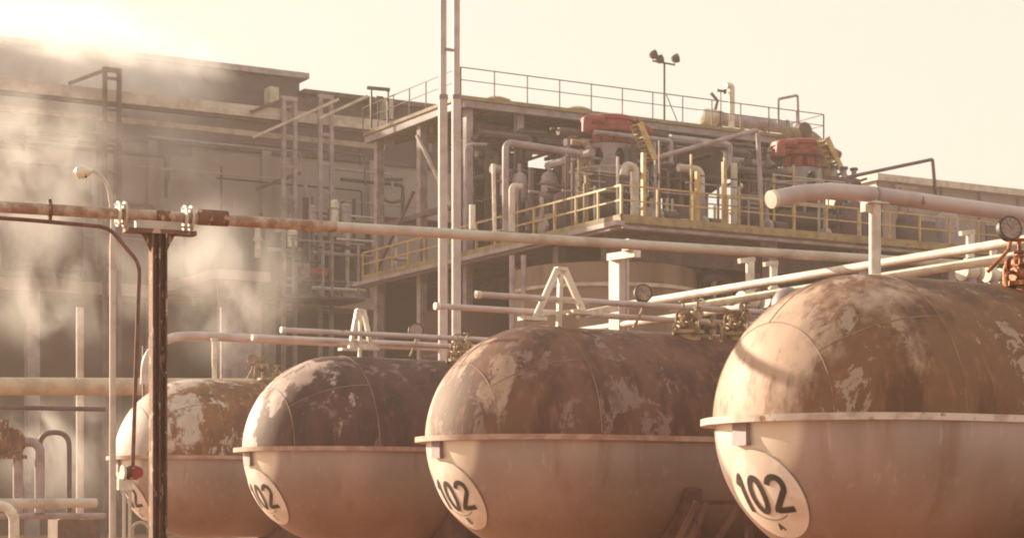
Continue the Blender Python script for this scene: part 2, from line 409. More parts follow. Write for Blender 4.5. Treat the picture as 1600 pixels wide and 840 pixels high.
tank(cs[1], 'B', 'second tank from the right, marked 102, reddish brown flaking top under the large A-frame',
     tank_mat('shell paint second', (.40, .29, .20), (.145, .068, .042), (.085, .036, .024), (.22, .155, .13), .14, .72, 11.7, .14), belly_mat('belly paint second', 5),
     mat('seam dark'  , (0,0,0)), mat('tan flange', (.46, .32, .24), (.34, .20, .14), .55, scale=4))
tank(cs[2], 'C', 'third tank from the right, with dark maroon patch under the small A-frame',
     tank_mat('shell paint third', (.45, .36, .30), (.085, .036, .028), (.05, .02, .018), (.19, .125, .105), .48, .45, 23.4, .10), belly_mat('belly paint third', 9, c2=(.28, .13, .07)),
     mat('seam dark', (0,0,0)), mat('tan flange', (0,0,0)))
tank(cs[3], 'D', 'smallest and farthest storage tank partly behind the rusty post, orange rust on its top',
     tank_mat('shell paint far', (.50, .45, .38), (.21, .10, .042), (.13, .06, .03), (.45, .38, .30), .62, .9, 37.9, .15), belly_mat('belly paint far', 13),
     mat('seam dark', (0,0,0)), mat('tan flange', (0,0,0)))

# ------------------------------------------------------------------ gauges and valve clusters on the tanks
def valve(e, p, s, m, ax=XD, wheel=True, wm=None):
    """a flanged gate valve: body, two flanges, bonnet and hand wheel"""
    ax = Vector(ax).normalized()
    put('valve_body', B().lathe(p - ax*.09*s, ax, [(0, .05*s), (.03*s, .07*s), (.09*s, .085*s), (.15*s, .07*s), (.18*s, .05*s)], 16), m, e)
    for k in (-1, 1): put('valve_flange', B().lathe(p + ax*.10*s*k - ax*.012*s, ax, [(0, .09*s), (.024*s, .09*s)], 16), m, e)
    put('bonnet', B().lathe(p + ZD*.05*s, ZD, [(0, .055*s), (.05*s, .04*s), (.06*s, .06*s), (.08*s, .06*s), (.085*s, .022*s), (.19*s, .018*s)], 14), m, e)
    if wheel:
        b = B(); q = p + ZD*.24*s; b.tube([q + Vector((math.cos(a*math.pi/8), math.sin(a*math.pi/8), 0))*.075*s for a in range(17)], .010*s, 6)
        for a in (0, math.pi/2): b.beam(q - Vector((math.cos(a), math.sin(a), 0))*.075*s, q + Vector((math.cos(a), math.sin(a), 0))*.075*s, .012*s, .012*s)
        put('handwheel', b, wm or m, e)
view = Vector((s30, c30, 0))
def gauge(c, r, foot, m, rim, label, tilt=.0):
    """round pressure dial on a bent stem, its face to the camera side"""
    e = thing('pressure_gauge', label, 'gauge', foot, 'dial gauges above the tanks')
    n = (-view + Vector((tilt, 0, .15))).normalized()
    put('gauge_case', B().lathe(c, n, [(-.06, r*.86), (-.05, r), (.02, r), (.02, r*.84)], 32), rim, e)
    d = put('dial', B().lathe(c, n, [(.021, r*.83), (.026, r*.83)], 32), DIAL, e)
    u = n.cross(ZD).normalized(); v = u.cross(n)
    b = B(); f = c + n*.029
    for a in range(-120, 121, 30): b.beam(f + (u*math.sin(rad(a)) + v*math.cos(rad(a)))*r*.6, f + (u*math.sin(rad(a)) + v*math.cos(rad(a)))*r*.75, .008, .004)
    put('scale_marks', b, BLACK, d); put('pointer', B().beam(f, f + (u*.5 + v*.6)*r*.7, .010, .004), BLACK, d)
    b = B().tube([c - v*r*.9, c - v*r*1.3 + (foot-c)*.12, foot], .022*max(.8, r/.14), 10); put('stem', b, m, e)
def ztop(c): return c.z + R
def cluster(c, x, y, s, m, label, rnd, n=4, wm=None):
    """valves and stubs gathered round a manhole cover on top of a tank"""
    z = c.z + math.sqrt(max(0, R*R - y*y))
    e = thing('valve_cluster', label, 'valves', (c.x+x, c.y+y, z), 'valve clusters on top of the tanks')
    put('manhole_cover', B().lathe((c.x+x, c.y+y, z-.12), ZD, [(0, .26*s), (.15, .26*s), (.15, .32*s), (.20, .32*s), (.205, .05*s)], 24), m, e)
    for i in range(n):
        a = 2*math.pi*i/n + .5; px = c.x + x + math.cos(a)*.26*s + i*.05; py = c.y + y + math.sin(a)*.2*s; h = z + .12 + .14*(i % 2)
        put('nozzle', B().tube([(px, py, z-.12), (px, py, h)], .035*s, 10), m, e)
        valve(e, Vector((px, py, h+.04)), s*(.9 + .3*(i % 2)), m, (math.cos(a), math.sin(a), 0), True, wm)
        put('elbow', B().tube([(px, py, h+.06), (px+.2*math.cos(a)*s, py+.2*math.sin(a)*s, h+.06), (px+.2*math.cos(a)*s, py+.2*math.sin(a)*s, h-.22)], .026*s, 8, .08), m, e)
    return e
GA = [((1578, 357), 20, (1543, 425), 21.2, BRASS, 'nearest round gauge on a bent stem above the rusty orange valves', DKGREY),
      ((1005, 458), 14.5, (990, 512), 27.2, OLIVEV, 'round gauge with dark rim above the mossy valves of the second tank', DKGREY),
      ((650, 516), 12, (641, 556), 32.8, OLIVEV, 'small round gauge above the valves of the dark maroon patched tank', DKGREY),
      ((395, 562), 8.5, (386, 592), 38.6, OLIVEV, 'tiniest round gauge above the farthest tank', BRASS)]
for (c, r, f, d, m, lab, rim) in GA:
    gauge(W(*c, d), r/F*d, W(*f, d), m, rim, lab, .25)
cluster(cs[0], 1.98, -.55, .95, BRASS, 'rusty orange valves on top of the nearest tank at the right edge', RND, 5)
cluster(cs[0], 4.6, -.3, .9, BRASS, 'rusty valves farther along the nearest tank beyond the frame edge', RND, 3)
cluster(cs[1], 2.2, -.5, .72, OLIVEV, 'mossy yellow valves on the second tank below its gauge', RND, 5)
cluster(cs[1], 3.1, -.45, .7, OLIVEV, 'mossy yellow valves on the second tank nearest to the big tank head', RND, 5)
cluster(cs[1], 4.3, -.3, .7, WHITE, 'pale valves on the second tank just left of the big tank head', RND, 3)
cluster(cs[2], 2.1, -.5, .75, OLIVEV, 'mossy yellow valves on the third tank below its gauge', RND, 5)
cluster(cs[2], 3.1, -.4, .75, OLIVEV, 'mossy yellow valves on the third tank beside the next tank head', RND, 4)
cluster(cs[3], 1.5, -.3, .8, OLIVEV, 'mossy valves on the farthest tank left of the third tank head', RND, 3)

# pipes with pale end caps lying over the tanks, parallel to them
def along(px, py, d, L, r, name, label, m=PALE, cap=True, grp='capped pipes over the tanks'):
    p = W(px, py, d); q = p + XD*L
    return pipe(name, label, 'pipe', [p, q], r, m, caps=[('end_cap', p, XD, .07, r*1.22, WHITE)] if cap else None, group=grp)
along(747, 460, 25.8, 11, .044, 'overhead_pipe', 'upper capped pipe passing the big A-frame over the second tank', GREYL)
along(683, 478, 25.8, 11, .042, 'overhead_pipe', 'lower capped pipe passing the big A-frame over the second tank', GREYL)
along(442, 515, 31.3, 11, .044, 'overhead_pipe', 'upper capped pipe passing the small A-frame over the third tank', GREYL)
along(397, 527, 31.3, 11, .042, 'overhead_pipe', 'lower capped pipe passing the small A-frame over the third tank', GREYL)
# bent fat pipe on its post over the nearest tank
pd = 20.6
pts = [W(1207, 311, 19.85), W(1250, 302, 20.05), W(1300, 298, 20.3), W(1367, 304, 20.65)]
q = pts[-1]; pts += [q + XD*1.2 - ZD*.03, q + XD*11 - ZD*.25]
pipe('bent_pipe', 'thick pale pipe with drooping capped end on a post over the nearest tank', 'pipe', pts, .088, GREYL,
     caps=[('end_cap', pts[0], pts[1]-pts[0], .05, .095, WHITE), ('collar', pts[3], XD, .03, .10, GREYP)], n=20)
e = thing('pipe_support', 'white pipe post standing on the nearest tank under the bent pipe', 'post', (q.x, q.y, ztop(cs[0])-.05))
put('post', B().tube([(q.x, q.y, cs[0].z+R*.96), q - ZD*.06], .065, 16), WHITE, e)
put('saddle_plate', B().box((q.x-.12, q.y-.10, q.z-.105), (q.x+.12, q.y+.10, q.z-.088)), WHITE, e)
put('bracket', B().box((q.x-.17, q.y-.04, q.z-.12), (q.x-.068, q.y+.04, q.z-.20)), WHITE, e)

# A-frames
def aframe(apex, fl, fr, post, d, label, s):
    e = thing('pipe_trestle', label, 'A-frame', W(post[0], post[1], d))
    th = .10*s
    a = W(*apex, d); l = W(*fl, d-.1); r = W(*fr, d+.1); p = W(*post, d)
    put('leg', B().beam(l, a - XD*.05, th, th), WHITE, e); put('leg', B().beam(r, a + XD*.06, th, th), WHITE, e)
    put('head_plate', B().box(a + Vector((-.09, -.06, -.03))*s, a + Vector((.10, .06, .03))*s), WHITE, e)
    put('centre_post', B().beam(p, a - ZD*.03, th*.75, th*.75), WHITE, e)
    for q in (l, r): put('foot_plate', B().box(q + Vector((-.26, -.12, -.03))*s, q + Vector((.16, .12, .035))*s), WHITE, e)
    put('tie', B().beam(l + ZD*.05, r + ZD*.05, th*.5, th*.5), WHITE, e)
aframe((876, 420), (836, 498), (912, 489), (873, 510), 26.4, 'large white A-frame trestle on top of the second tank', .85)
aframe((563, 484), (547, 546), (580, 545), (562, 560), 32.2, 'small white A-frame trestle on top of the third tank', .72)
b = B().beam(W(905, 492, 26.6), W(962, 481, 27.6), .10, .10)
put('cross_bar', b, WHITE, None, 'short white bar from the big A-frame foot towards the bracket column', 'bar')
e = thing('support_column', 'pale square column with arm at its top behind the second tank', 'column', Vector((*W(967, 490, 30.5).xy, 0)))
q = W(967, 397, 30.5)
put('web', B().box((q.x-.05, q.y-.13, 0), (q.x+.05, q.y+.13, q.z)), GREYL, e)
for k in (-1, 1): put('column_flange', B().box((q.x+k*.075-.022, q.y-.15, 0), (q.x+k*.075+.022, q.y+.15, q.z+.001)), GREYL, e)
put('arm', B().beam(W(953, 402, 30.5), W(996, 396, 29.9), .13, .11), WHITE, e)
pr = W(985, 383, 30); put('pipe_clamp', B().box(pr - Vector((.1, .1, .09)), pr + Vector((.1, .1, .09))), GREYP, e)

# pipes crossing at right angles to the tanks
p = oX(1030, 467, W(1300, 424, 24).x)
def cross(px0, py0, d0, Lback, Lfront, r, label, m=WHITE):
    p = W(px0, py0, d0); return pipe('crossing_pipe', label, 'pipe', [p + YD*Lback, p - YD*Lfront], r, m, group='white pipes crossing over the tanks')
cross(1300, 424, 25.5, 5.0, 5.2, .060, 'upper white pipe climbing to the right behind the nearest tank')
cross(1215, 458, 27, 2.6, 5.5, .062, 'middle white pipe passing just behind the nearest tank head')
cross(1060, 494, 29, 3.4, 1.6, .055, 'lowest short white pipe over the second tank valves')
for (px, py, d, lab, s) in ((1172, 470, 29, 'white valve spindle left of the pair by the big tank', 1.5), (1209, 468, 29.5, 'white valve spindle right of the pair by the big tank', 1.35),
                            (1516, 425, 26, 'white valve spindle standing left of the nearest gauge', 1.3), (1552, 430, 27, 'white valve spindle half hidden behind the nearest gauge stem', 1.1)):
    q = W(px, py, d); e = thing('tall_valve', lab, 'valve', q, 'white spindle valves')
    valve(e, q, s*1.1, WHITE, XD, False)
    put('spindle', B().tube([q + ZD*.15*s, q + ZD*.40*s], .045*s, 12), WHITE, e)
    put('lever', B().beam(q + ZD*.40*s - XD*.14*s, q + ZD*.43*s + XD*.05*s, .05*s, .05*s), WHITE, e)
    put('pipe_stub', B().tube([q - ZD*.05*s, (q.x, q.y, q.z-1.4)], .07*s, 12), GREYP, e)
q = W(1096, 470, 28.5); put('small_vent', B().lathe(q - ZD*.2, ZD, [(0, .02), (.14, .02), (.15, .05), (.2, .05), (.24, .02)], 12), WHITE, None, 'tiny white vent knob above the second tank', 'vent')
e = thing('valve_bonnet', 'pale dome cover peeking over the nearest tank head', 'cover', W(1235, 475, 24))
put('dome', B().lathe(W(1232, 480, 24), ZD, [(0, .22), (.1, .21), (.2, .15), (.25, .06)], 20), GREYP, e); put('lifting_bar', B().beam(W(1215, 462, 24), W(1250, 452, 24), .03, .05), WHITE, e)
# brown braces low between the two nearest tanks
e = thing('brace_frame', 'rusty brown braced frame low between the two nearest tanks', 'frame', Vector((*W(1100, 800, 24).xy, 0)))
for a, b_ in (((1090, 785), (1055, 850)), ((1104, 785), (1075, 850)), ((1160, 785), (1115, 850))): put('brace', B().beam(W(*a, 24), W(*b_, 24), .07, .07), MACH, e)
put('top_rail', B().beam(W(1085, 784, 24), W(1175, 784, 24.5), .07, .06), MACH, e)
for px in (1088, 1170): q = W(px, 788, 24); put('leg', B().beam((q.x, q.y, 0), q, .08, .08), MACH, e)

# ------------------------------------------------------------------ foreground post and long pipe
pA = W(0, 323, 21.4); dirL = (W(1370, 405, 26.4) - W(0, 323, 21.4)).normalized()
def onL(px, up=0):
    lo, hi = -30, 60
    for _ in range(50):
        t = (lo+hi)/2; p = pA + dirL*t; r = Vector(p); x = (r.x*c30 - r.y*s30); y = (r.x*s30 + r.y*c30)
        if 800 + x/y*F < px: lo = t
        else: hi = t
    return pA + dirL*t + ZD*up
e = thing('long_pipe', 'long pipe crossing the picture, rusty at the left and pale to the right', 'pipe', onL(-40))
put('rusty_section', B().tube([onL(-60), onL(525)], .066, 18), RUSTP, e)
put('pale_section', B().tube([onL(525), onL(900), onL(1500)], .064, 18), PALE, e)
put('wrap', B().tube([onL(308, .02), onL(355, .02)], .095, 16), RUST, e, plabel='dark brown lagging wrap')
put('wrap', B().tube([onL(243), onL(265)], .074, 16), RUST, e)
for px in (188, 292): 
    for k in (-5, 5): put('clamp_flange', B().lathe(onL(px+k), dirL, [(0, .15), (.022, .15)], 20), WHITE, e)
    put('bolt', B().tube([onL(px-9, .11), onL(px+9, .11)], .012, 8), WHITE, e); put('bolt', B().tube([onL(px-9, -.11), onL(px+9, -.11)], .012, 8), WHITE, e)
put('pipe_hanger', B().box(onL(78) - Vector((.02, .02, .13)), onL(78) + Vector((.02, .02, .12))), RUST, e)
put('clamp_flange', B().lathe(onL(78), dirL, [(-.02, .085), (.02, .085)], 18), RUST, e)
q = onL(247); gq = Vector((q.x, q.y, 0))
e = thing('pipe_post', 'rusty brown steel post with flared head carrying the long pipe', 'post', gq)
side = Vector((dirL.x, dirL.y, 0)).normalized(); nor = Vector((-side.y, side.x, 0))
def ob(c, u, v, a, b_, z0, z1):
    bb = B(); P = [c + u*x + v*y for x, y in ((-a, -b_), (a, -b_), (a, b_), (-a, b_))]
    return bb.add([(p.x, p.y, z0) for p in P] + [(p.x, p.y, z1) for p in P], [(0,3,2,1),(4,5,6,7),(0,1,5,4),(1,2,6,5),(2,3,7,6),(3,0,4,7)])
zt = q.z - .21
put('web', ob(gq, side, nor, .006, .085, 0, zt), RUST, e)
for k in (-1, 1): put('column_flange', ob(gq + side*k*.08, side, nor, .008, .095, 0, zt), RUST, e)
put('inner_face', ob(gq + nor*.03, side, nor, .071, .006, 0, zt), RUST, e)
put('cap_beam', ob(gq + side*.02, side, nor, .42, .09, zt, zt+.05), RUST, e)
for k in (-1, 1):
    bb = B(); P = [(k*.09, 0), (k*.20, 0), (k*.09, -.22)]
    for y in (-.012, .012):
        for a, z in P: p = gq + side*a + nor*y; bb.v.append(Vector((p.x, p.y, zt+z)))
    bb.f = [(0,1,2), (5,4,3), (0,3,4,1), (1,4,5,2), (2,5,3,0)]; put('gusset', bb, RUST, e)
b = B().box((-.26, -.06, 0), (.26, .06, .11)); bb = ob(gq - side*.0, side, nor, .27, .05, zt+.052, zt+.15); put('bearing_block', bb, PALE, e, plabel='pale packing block')
for z in [i*.35+.4 for i in range(12)]:
    for k in (-1, 1): put('rivet', B().lathe(gq + side*k*.07 - nor*.096 + ZD*z, -nor, [(0, .012), (.008, .009)], 8), RUST, e)
# thin brown pipe that turns down
pts = [W(-60, 336, 21.6), W(60, 345, 21.6), W(170, 355, 21.7), W(218, 412, 21.7), W(207, 735, 21.7)]
e = thing('thin_pipe', 'thin rust brown pipe bending down beside the rusty post', 'pipe', Vector((*pts[-1].xy, pts[-1].z)))
put('pipe_run', B().tube(pts, .024, 12, .12), THINR, e)
qv = pts[-1]
put('valve_body', B().lathe(qv - XD*.09 - ZD*.02, XD, [(0, .05), (.03, .085), (.14, .085), (.18, .05)], 14), RUST, e)
put('valve_flange', B().lathe(qv + Vector((-.11, 0, -.02)), XD, [(-.015, .09), (.015, .09)], 14), WHITE, e)
put('handwheel', B().lathe(qv + Vector((.02, -.12, -.02)), YD, [(0, .07), (.02, .07)], 14), RED, e)
put('shield', B().box(qv + Vector((-.17, -.02, -.22)), qv + Vector((.0, .05, -.09))), WHITE, e)
for k in (-.10, -.03): put('drain_pipe', B().tube([qv + Vector((k, 0, -.2)), (qv.x+k, qv.y, 0)], .02, 8), PALE, e)
put('outlet_hook', B().tube([qv + Vector((-.0, 0, -.9)), qv + Vector((.0, 0, -.62)), qv + Vector((.12, 0, -.58)), qv + Vector((.2, 0, -.66))], .02, 8, .08), PALE, e)
# street lamp
d = 30; base = Vector((*W(176, 600, d).xy, 0))
e = thing('lamp_post', 'slender pale lamp post with drooping white head, behind the long pipe', 'lamp', base)
put('pole', B().tube([base, base + ZD*1.2, W(176, 420, d), W(176, 330, d), W(168, 285, d), W(150, 268, d), W(137, 266, d)], [.06, .055, .05, .035, .03, .028, .025], 12, .3), PALE, e)
ax = (W(120, 270, d) - W(145, 267, d)).normalized()
put('lamp_head', B().lathe(W(145, 267, d), ax, [(0, .03), (.06, .06), (.14, .105), (.24, .10), (.29, .05)], 16), LAMPG, e)
put('lamp_bowl', B().lathe(W(130, 268, d) , -ZD, [(-.02, .09), (.06, .085), (.10, .05)], 16), DKGREY, e)

# ------------------------------------------------------------------ twin masts
def mast(px, r0, r1, d, label):
    b0 = Vector((*W(px, 500, d).xy, 0)); zj = W(px, 152, d).z; zt_ = W(px, -60, d).z
    e = thing('tall_mast', label, 'mast', b0, 'pair of tall masts')
    put('lower_tube', B().tube([b0, (b0.x, b0.y, zj)], r0, 20), GREYL, e)
    put('upper_tube', B().tube([(b0.x, b0.y, zj), (b0.x, b0.y, zt_)], r1, 18), GREYL, e)
    put('joint_collar', B().lathe((b0.x, b0.y, zj-.05), ZD, [(0, r0*1.12), (.1, r0*1.12)], 18), GREYP, e)
mast(692, .112, .085, 45, 'left one of the two tall grey masts')
mast(713, .112, .085, 45.6, 'right one of the two tall grey masts')
p = W(703, 78, 45); put('mast_spacer', B().box(p - Vector((.12, .03, .03)), p + Vector((.12, .03, .03))), GREYP, None, 'small spacer clip between the upper masts', 'clip')

# ------------------------------------------------------------------ big wall building on the left
YW = 92
zR = oY(475, 112, YW).z; zL = oY(475, 147, YW).z; xc = oY(475, 112, YW).x; xe = oY(770, 170, YW).x; x0 = oY(-260, 112, YW).x
zl = oY(300, 462, YW).z
e = thing('hall_building', 'long grey hall with stepped roof behind the steam at the left', 'building', ((x0+xe)/2, YW+6, 0))
put('wall', B().box((x0, YW, zl+.3), (xe, YW+14, zL-3.2)), WALLM, e)
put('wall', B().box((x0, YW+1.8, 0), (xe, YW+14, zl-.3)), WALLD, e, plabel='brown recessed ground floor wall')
put('ledge', B().box((x0, YW-1.0, zl-.3), (xe, YW+14.1, zl+.3)), CONC, e)
b = B().box((x0, YW+.25, zL-3.2), (xe, YW+14.2, zL)); put('roof_band', b, ROOFM, e, plabel='dark sheeted band under the roof')
put('roof', B().box((x0, YW+.6, zL), (xc, YW+13.8, zR-.3)), ROOFM, e); put('roof_edge', B().box((x0, YW+.2, zR-.3), (xc+.4, YW+13.9, zR)), GREYP, e)
put('roof_edge', B().box((xc-.1, YW-.3, zL-.002), (xe+.2, YW+14, zL+.22)), MAUVE, e)
x = x0 + 3
while x < xe:
    put('pilaster', B().box((x-.25, YW-.22, zl+.3), (x+.25, YW-.002, zL-3.2)), WALLM, e)
    put('column', B().box((x-.3, YW-.7, 0), (x+.3, YW-.1, zl-.3)), GREYP, e); x += 6.2
for py in (205,): 
    a = oY(0, 205, YW); put('string_course', B().box((x0, YW-.15, zL-3.35), (xe, YW-.003, zL-3.1)), MAUVE, e)
for px0, px1, py0, py1 in ((60, 120, 175, 215), (355, 430, 165, 190), (520, 590, 185, 200)):
    a = oY(px0, py0, YW); c = oY(px1, py1, YW)
    f = put('window', B().box((a.x, YW-.1, c.z), (c.x, YW+.3, a.z)), DARK, e); put('frame', B().box((a.x-.1, YW-.14, a.z), (c.x+.1, YW+.2, a.z+.12)), GREYP, f)
for px, py0, py1, ww in ((430, 135, 160, .5), (610, 155, 185, .4)):
    a = oY(px, py0, YW-1); c = oY(px, py1, YW-1); put('vent_stub', B().box((a.x-ww/2, YW-.9, c.z), (a.x+ww/2, YW-.1, a.z)), PALE, e)

for px0, px1, py0, py1 in ((-40, 40, 190, 235), (150, 165, 190, 260), (230, 300, 215, 245), (20, 50, 330, 400), (150, 230, 330, 350)):
    a = oY(px0, py0, YW); c = oY(px1, py1, YW); f = put('window', B().box((a.x, YW-.05, c.z), (c.x, YW+.3, a.z)), MAUVE, e); put('frame', B().box((a.x-.1, YW-.12, a.z), (c.x+.1, YW+.2, a.z+.12)), GREYP, f)
wr = random.Random(21)
for i in range(34):
    px = wr.uniform(-20, 620); py = wr.uniform(175, 440); Y = YW - wr.uniform(.5, 1.6); a = oY(px, py, Y); r = wr.choice([.05, .07, .1]); l = wr.uniform(2, 9)
    if i % 2: pts = [a, a + XD*l, a + XD*l - ZD*wr.uniform(.5, 2.5)]
    else: pts = [a, a - ZD*min(l, a.z-zl-.35), a - ZD*min(l, a.z-zl-.35) + XD*wr.uniform(.3, 1.5)]
    put('wall_pipe', B().tube(pts, r, 8, .2), wr.choice([MAUVE, GREYP, DARK, WALLM]), None, 'narrow service pipe run along the hall front', 'pipe', 'service pipes on the hall front')
# pipe bridge with lattice trestles in front of it
YB = 86
e = thing('pipe_bridge', 'long pale double beam pipe bridge carried on lattice trestles in front of the hall', 'bridge', (oY(300, 150, YB).x, YB, 0))
def runX(pxa, pya, pxb, Y, w, h, m, name, z=None):
    a = oY(pxa, pya, Y); xb = oY(pxb, pya, Y).x; put(name, B().box((a.x, Y-w/2, a.z-h), (xb, Y+w/2, a.z)), m, e)
runX(-250, 95, 615, YB, .5, .55, PALE, 'beam'); runX(-250, 108, 615, YB+.02, .36, .35, MAUVE, 'beam')
runX(-250, 138, 600, YB+.7, .25, .25, PALE, 'side_rail')
for k, (px, pt, pb) in enumerate(((175, 113, 480), (452, 158, 470), (509, 155, 462), (-60, 90, 480))):
    Y = YB - .5; c = oY(px, pt, Y); hw = .30 if k else .34; zb = 0
    for s_ in (-1, 1): put('trestle_post', B().box((c.x+s_*hw-.09, Y-.1, zb), (c.x+s_*hw+.09, Y+.1, c.z)), GREYP if k else MAUVE, e)
    z = c.z - .3
    while z > .5: put('rung', B().box((c.x-hw+.09, Y-.05, z-.07), (c.x+hw-.09, Y+.05, z+.07)), GREYP if k else MAUVE, e); z -= 1.45
    bb = B(); bb.box((c.x-hw-.1, Y-.12, c.z), (c.x+hw+.1, Y+.12, c.z+.2)); put('trestle_head', bb, GREYP if k else MAUVE, e)
    bb = B(); bb.beam((c.x-hw, Y, c.z+.05), (c.x-hw-1.7, Y, c.z-.75), .16, .16); put('knee_brace', bb, MAUVE, e)
def strut(a, b_, w, m, label, name='stay_bar', cat='bar', grp=None, d=None):
    return put(name, B().beam(W(*a, d), W(*b_, d), w, w), m, None, label, cat, grp)
strut((395, 215), (530, 155), .12, PALE, 'thin pale stay slanting up to the roof edge left of the masts', d=92)
strut((500, 185), (575, 150), .12, PALE, 'second thin stay just above the first by the dark box', d=92)
strut((400, 295), (470, 270), .16, MAUVE, 'brown bar slanting on the hall wall by the lattice trestle', d=97)
strut((585, 280), (630, 281), .16, DARK, 'dark short bar on the wall between two pale columns', d=97)
# dark small gantry on the roof corner
e = thing('roof_gantry', 'small black open frame on the roof left of the masts', 'frame', oX(592, 200, 36.2))
q0 = W(580, 138, 81); q1 = W(606, 140, 81)
for q_ in (q0, q1): put('post', B().beam((q_.x, q_.y, W(590, 200, 81).z), q_, .08, .08), DKGREY, e)
put('crossbar', B().beam(q0 - XD*.2, q1 + XD*.1, .13, .13), DKGREY, e); put('lamp', B().box(q0 + Vector((.15, -.1, -.42)), q1 + Vector((-.15, .1, -.30))), DKGREY, e)

e = thing('gallery', 'grey machinery gallery slab on posts along the hall front left of the deck', 'gallery', oY(470, 470, 84))
ga = oY(300, 465, 86).x; gb = 34.75
put('slab', B().box((ga, 83.0, zl-.15), (gb, 90.9, zl+.298)), CONC, e)
for i in range(7): gx = ga + .5 + (gb-ga-1)*i/6; put('post', B().box((gx-.15, 83.3, 0), (gx+.15, 83.6, zl-.15)), GREYP, e)
# alcove machinery on the hall front, y 310..460 in the photograph
def putbox(px0, py0, px1, py1, Y, dep, m, name, label, cat, grp=None, v_low=False):
    a = oY(px0, py0, Y); c = oY(px1, py1, Y)
    if name == 'plant_cabinet' and v_low: c.z = zd + .3
    if name != 'plant_cabinet': c.z = zl + .6
    e = thing(name, label, cat, ((a.x+c.x)/2, Y, c.z), grp)
    put('casing', B().box((a.x, Y, c.z), (c.x, Y+dep, a.z)), m, e)
    put('cover', B().box((a.x-.06, Y-.06, a.z), (c.x+.06, Y+dep+.06, a.z+.08)), m, e)
    n = max(1, int((c.x-a.x)/.9))
    for i in range(n):
        u0 = a.x + (c.x-a.x)*(i+.1)/n; u1 = a.x + (c.x-a.x)*(i+.9)/n
        put('panel', B().box((u0, Y-.04, c.z+(a.z-c.z)*.12), (u1, Y-.001, a.z-(a.z-c.z)*.1)), m, e)
    for x_ in (a.x+.1, c.x-.1): put('foot', B().box((x_-.07, Y+.05, c.z-.3), (x_+.07, Y+.3, c.z)), MAUVE, e)
    return e
putbox(482, 420, 512, 458, 85, 1.0, ORNG, 'switch_cabinet', 'dull orange cabinet among dark machinery left of centre', 'cabinet')
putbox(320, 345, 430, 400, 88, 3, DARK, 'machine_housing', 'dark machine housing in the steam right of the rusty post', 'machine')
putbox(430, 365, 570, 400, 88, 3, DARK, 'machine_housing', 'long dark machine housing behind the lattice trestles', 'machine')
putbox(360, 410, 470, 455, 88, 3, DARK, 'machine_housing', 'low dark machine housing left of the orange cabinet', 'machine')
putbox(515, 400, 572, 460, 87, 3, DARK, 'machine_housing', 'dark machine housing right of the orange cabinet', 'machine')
putbox(20, 330, 130, 440, 89, 2, MAUVE, 'machine_housing', 'mauve machine housing deep in the steam at the left', 'machine')
rr = random.Random(3)
def riser(px, py0, py1, Y, r, m, label, grp, cat='pipe', name='riser_pipe'):
    a = oY(px, py0, Y); c = oY(px, py1, Y); e = thing(name, label, cat, (a.x, Y, c.z), grp)
    put('pipe_run', B().tube([(a.x, Y, c.z), (a.x, Y, a.z)], r, 10), m, e)
    if r > .05: put('flange', B().lathe((a.x, Y, (a.z+c.z)/2), ZD, [(0, r*1.5), (.12, r*1.5)], 12), m, e)
for i in range(22):
    px = rr.uniform(400, 625); py = rr.uniform(305, 360); riser(px, py, py+rr.uniform(30, 110), rr.uniform(84, 87.5), rr.choice([.05, .07, .1, .16]), rr.choice([GREYP, MAUVE, MAUVE, DARK, PALE]),
        'narrow riser pipe in the tangle of machinery before the hall', 'riser pipes before the hall')
for i in range(16):
    px = rr.uniform(385, 560); py = rr.uniform(330, 455); Y = rr.uniform(83.5, 87); a = oY(px, py, Y); L_ = rr.uniform(1.5, 5)
    put('level_pipe', B().tube([a, a + XD*L_], rr.choice([.05, .07, .1]), 8), rr.choice([GREYP, MAUVE, DARK, PALE]), None, 'narrow level pipe in the tangle of machinery before the hall', 'pipe', 'level pipes before the hall')
for i, (px, py0, py1, r) in enumerate(((457, 358, 388, .24), (523, 312, 350, .2), (487, 320, 350, .2), (540, 318, 352, .25))):
    Y = 84; a = oY(px, py0, Y); c = oY(px, py1, Y)
    e = thing('small_vessel', ['pale insulator-like cylinder hanging just under the long pipe', 'pale upright cylinder above the long pipe right of the second trestle', 'mauve upright cylinder above the long pipe between the trestles', 'wide grey upright cylinder nearest the pale wide column'][i], 'vessel', (a.x, Y, c.z))
    put('shell', B().lathe((a.x, Y, c.z), ZD, [(0, r*.6), (.08, r), (a.z-c.z-.1, r), (a.z-c.z, r*.5)], 16), WHITE if i < 2 else GREYP, e)
    put('flange', B().lathe((a.x, Y, c.z+(a.z-c.z)*.6), ZD, [(0, r*1.2), (.08, r*1.2)], 16), GREYP, e)
e = thing('walkway', 'thin mauve walkway frame below the orange cabinet', 'walkway', oY(500, 465, 84))
a = oY(445, 462, 84); c = oY(560, 462, 84); put('deck', B().box((a.x, 83.2, a.z-.12), (c.x, 86, a.z)), MAUVE, e)
for px in (445, 458, 505, 519, 560): q_ = oY(px, 440, 83.3); put('post', B().box((q_.x-.05, 83.25, a.z), (q_.x+.05, 83.35, a.z+2.6)), GREYP, e)
put('handrail', B().box((a.x, 83.26, a.z+2.6), (c.x, 83.34, a.z+2.68)), GREYP, e)
# hooked bracket on the wall
q_ = oY(608, 300, 90); put('hose_hook', B().tube([q_ + Vector((-.6, 0, .6)), q_ + Vector((-.6, 0, -.2)), q_ + Vector((0, 0, -.6)), q_ + Vector((.9, 0, -.35))], .08, 8, .4), DARK, None, 'dark curved hook on the wall between the pale columns', 'hook')

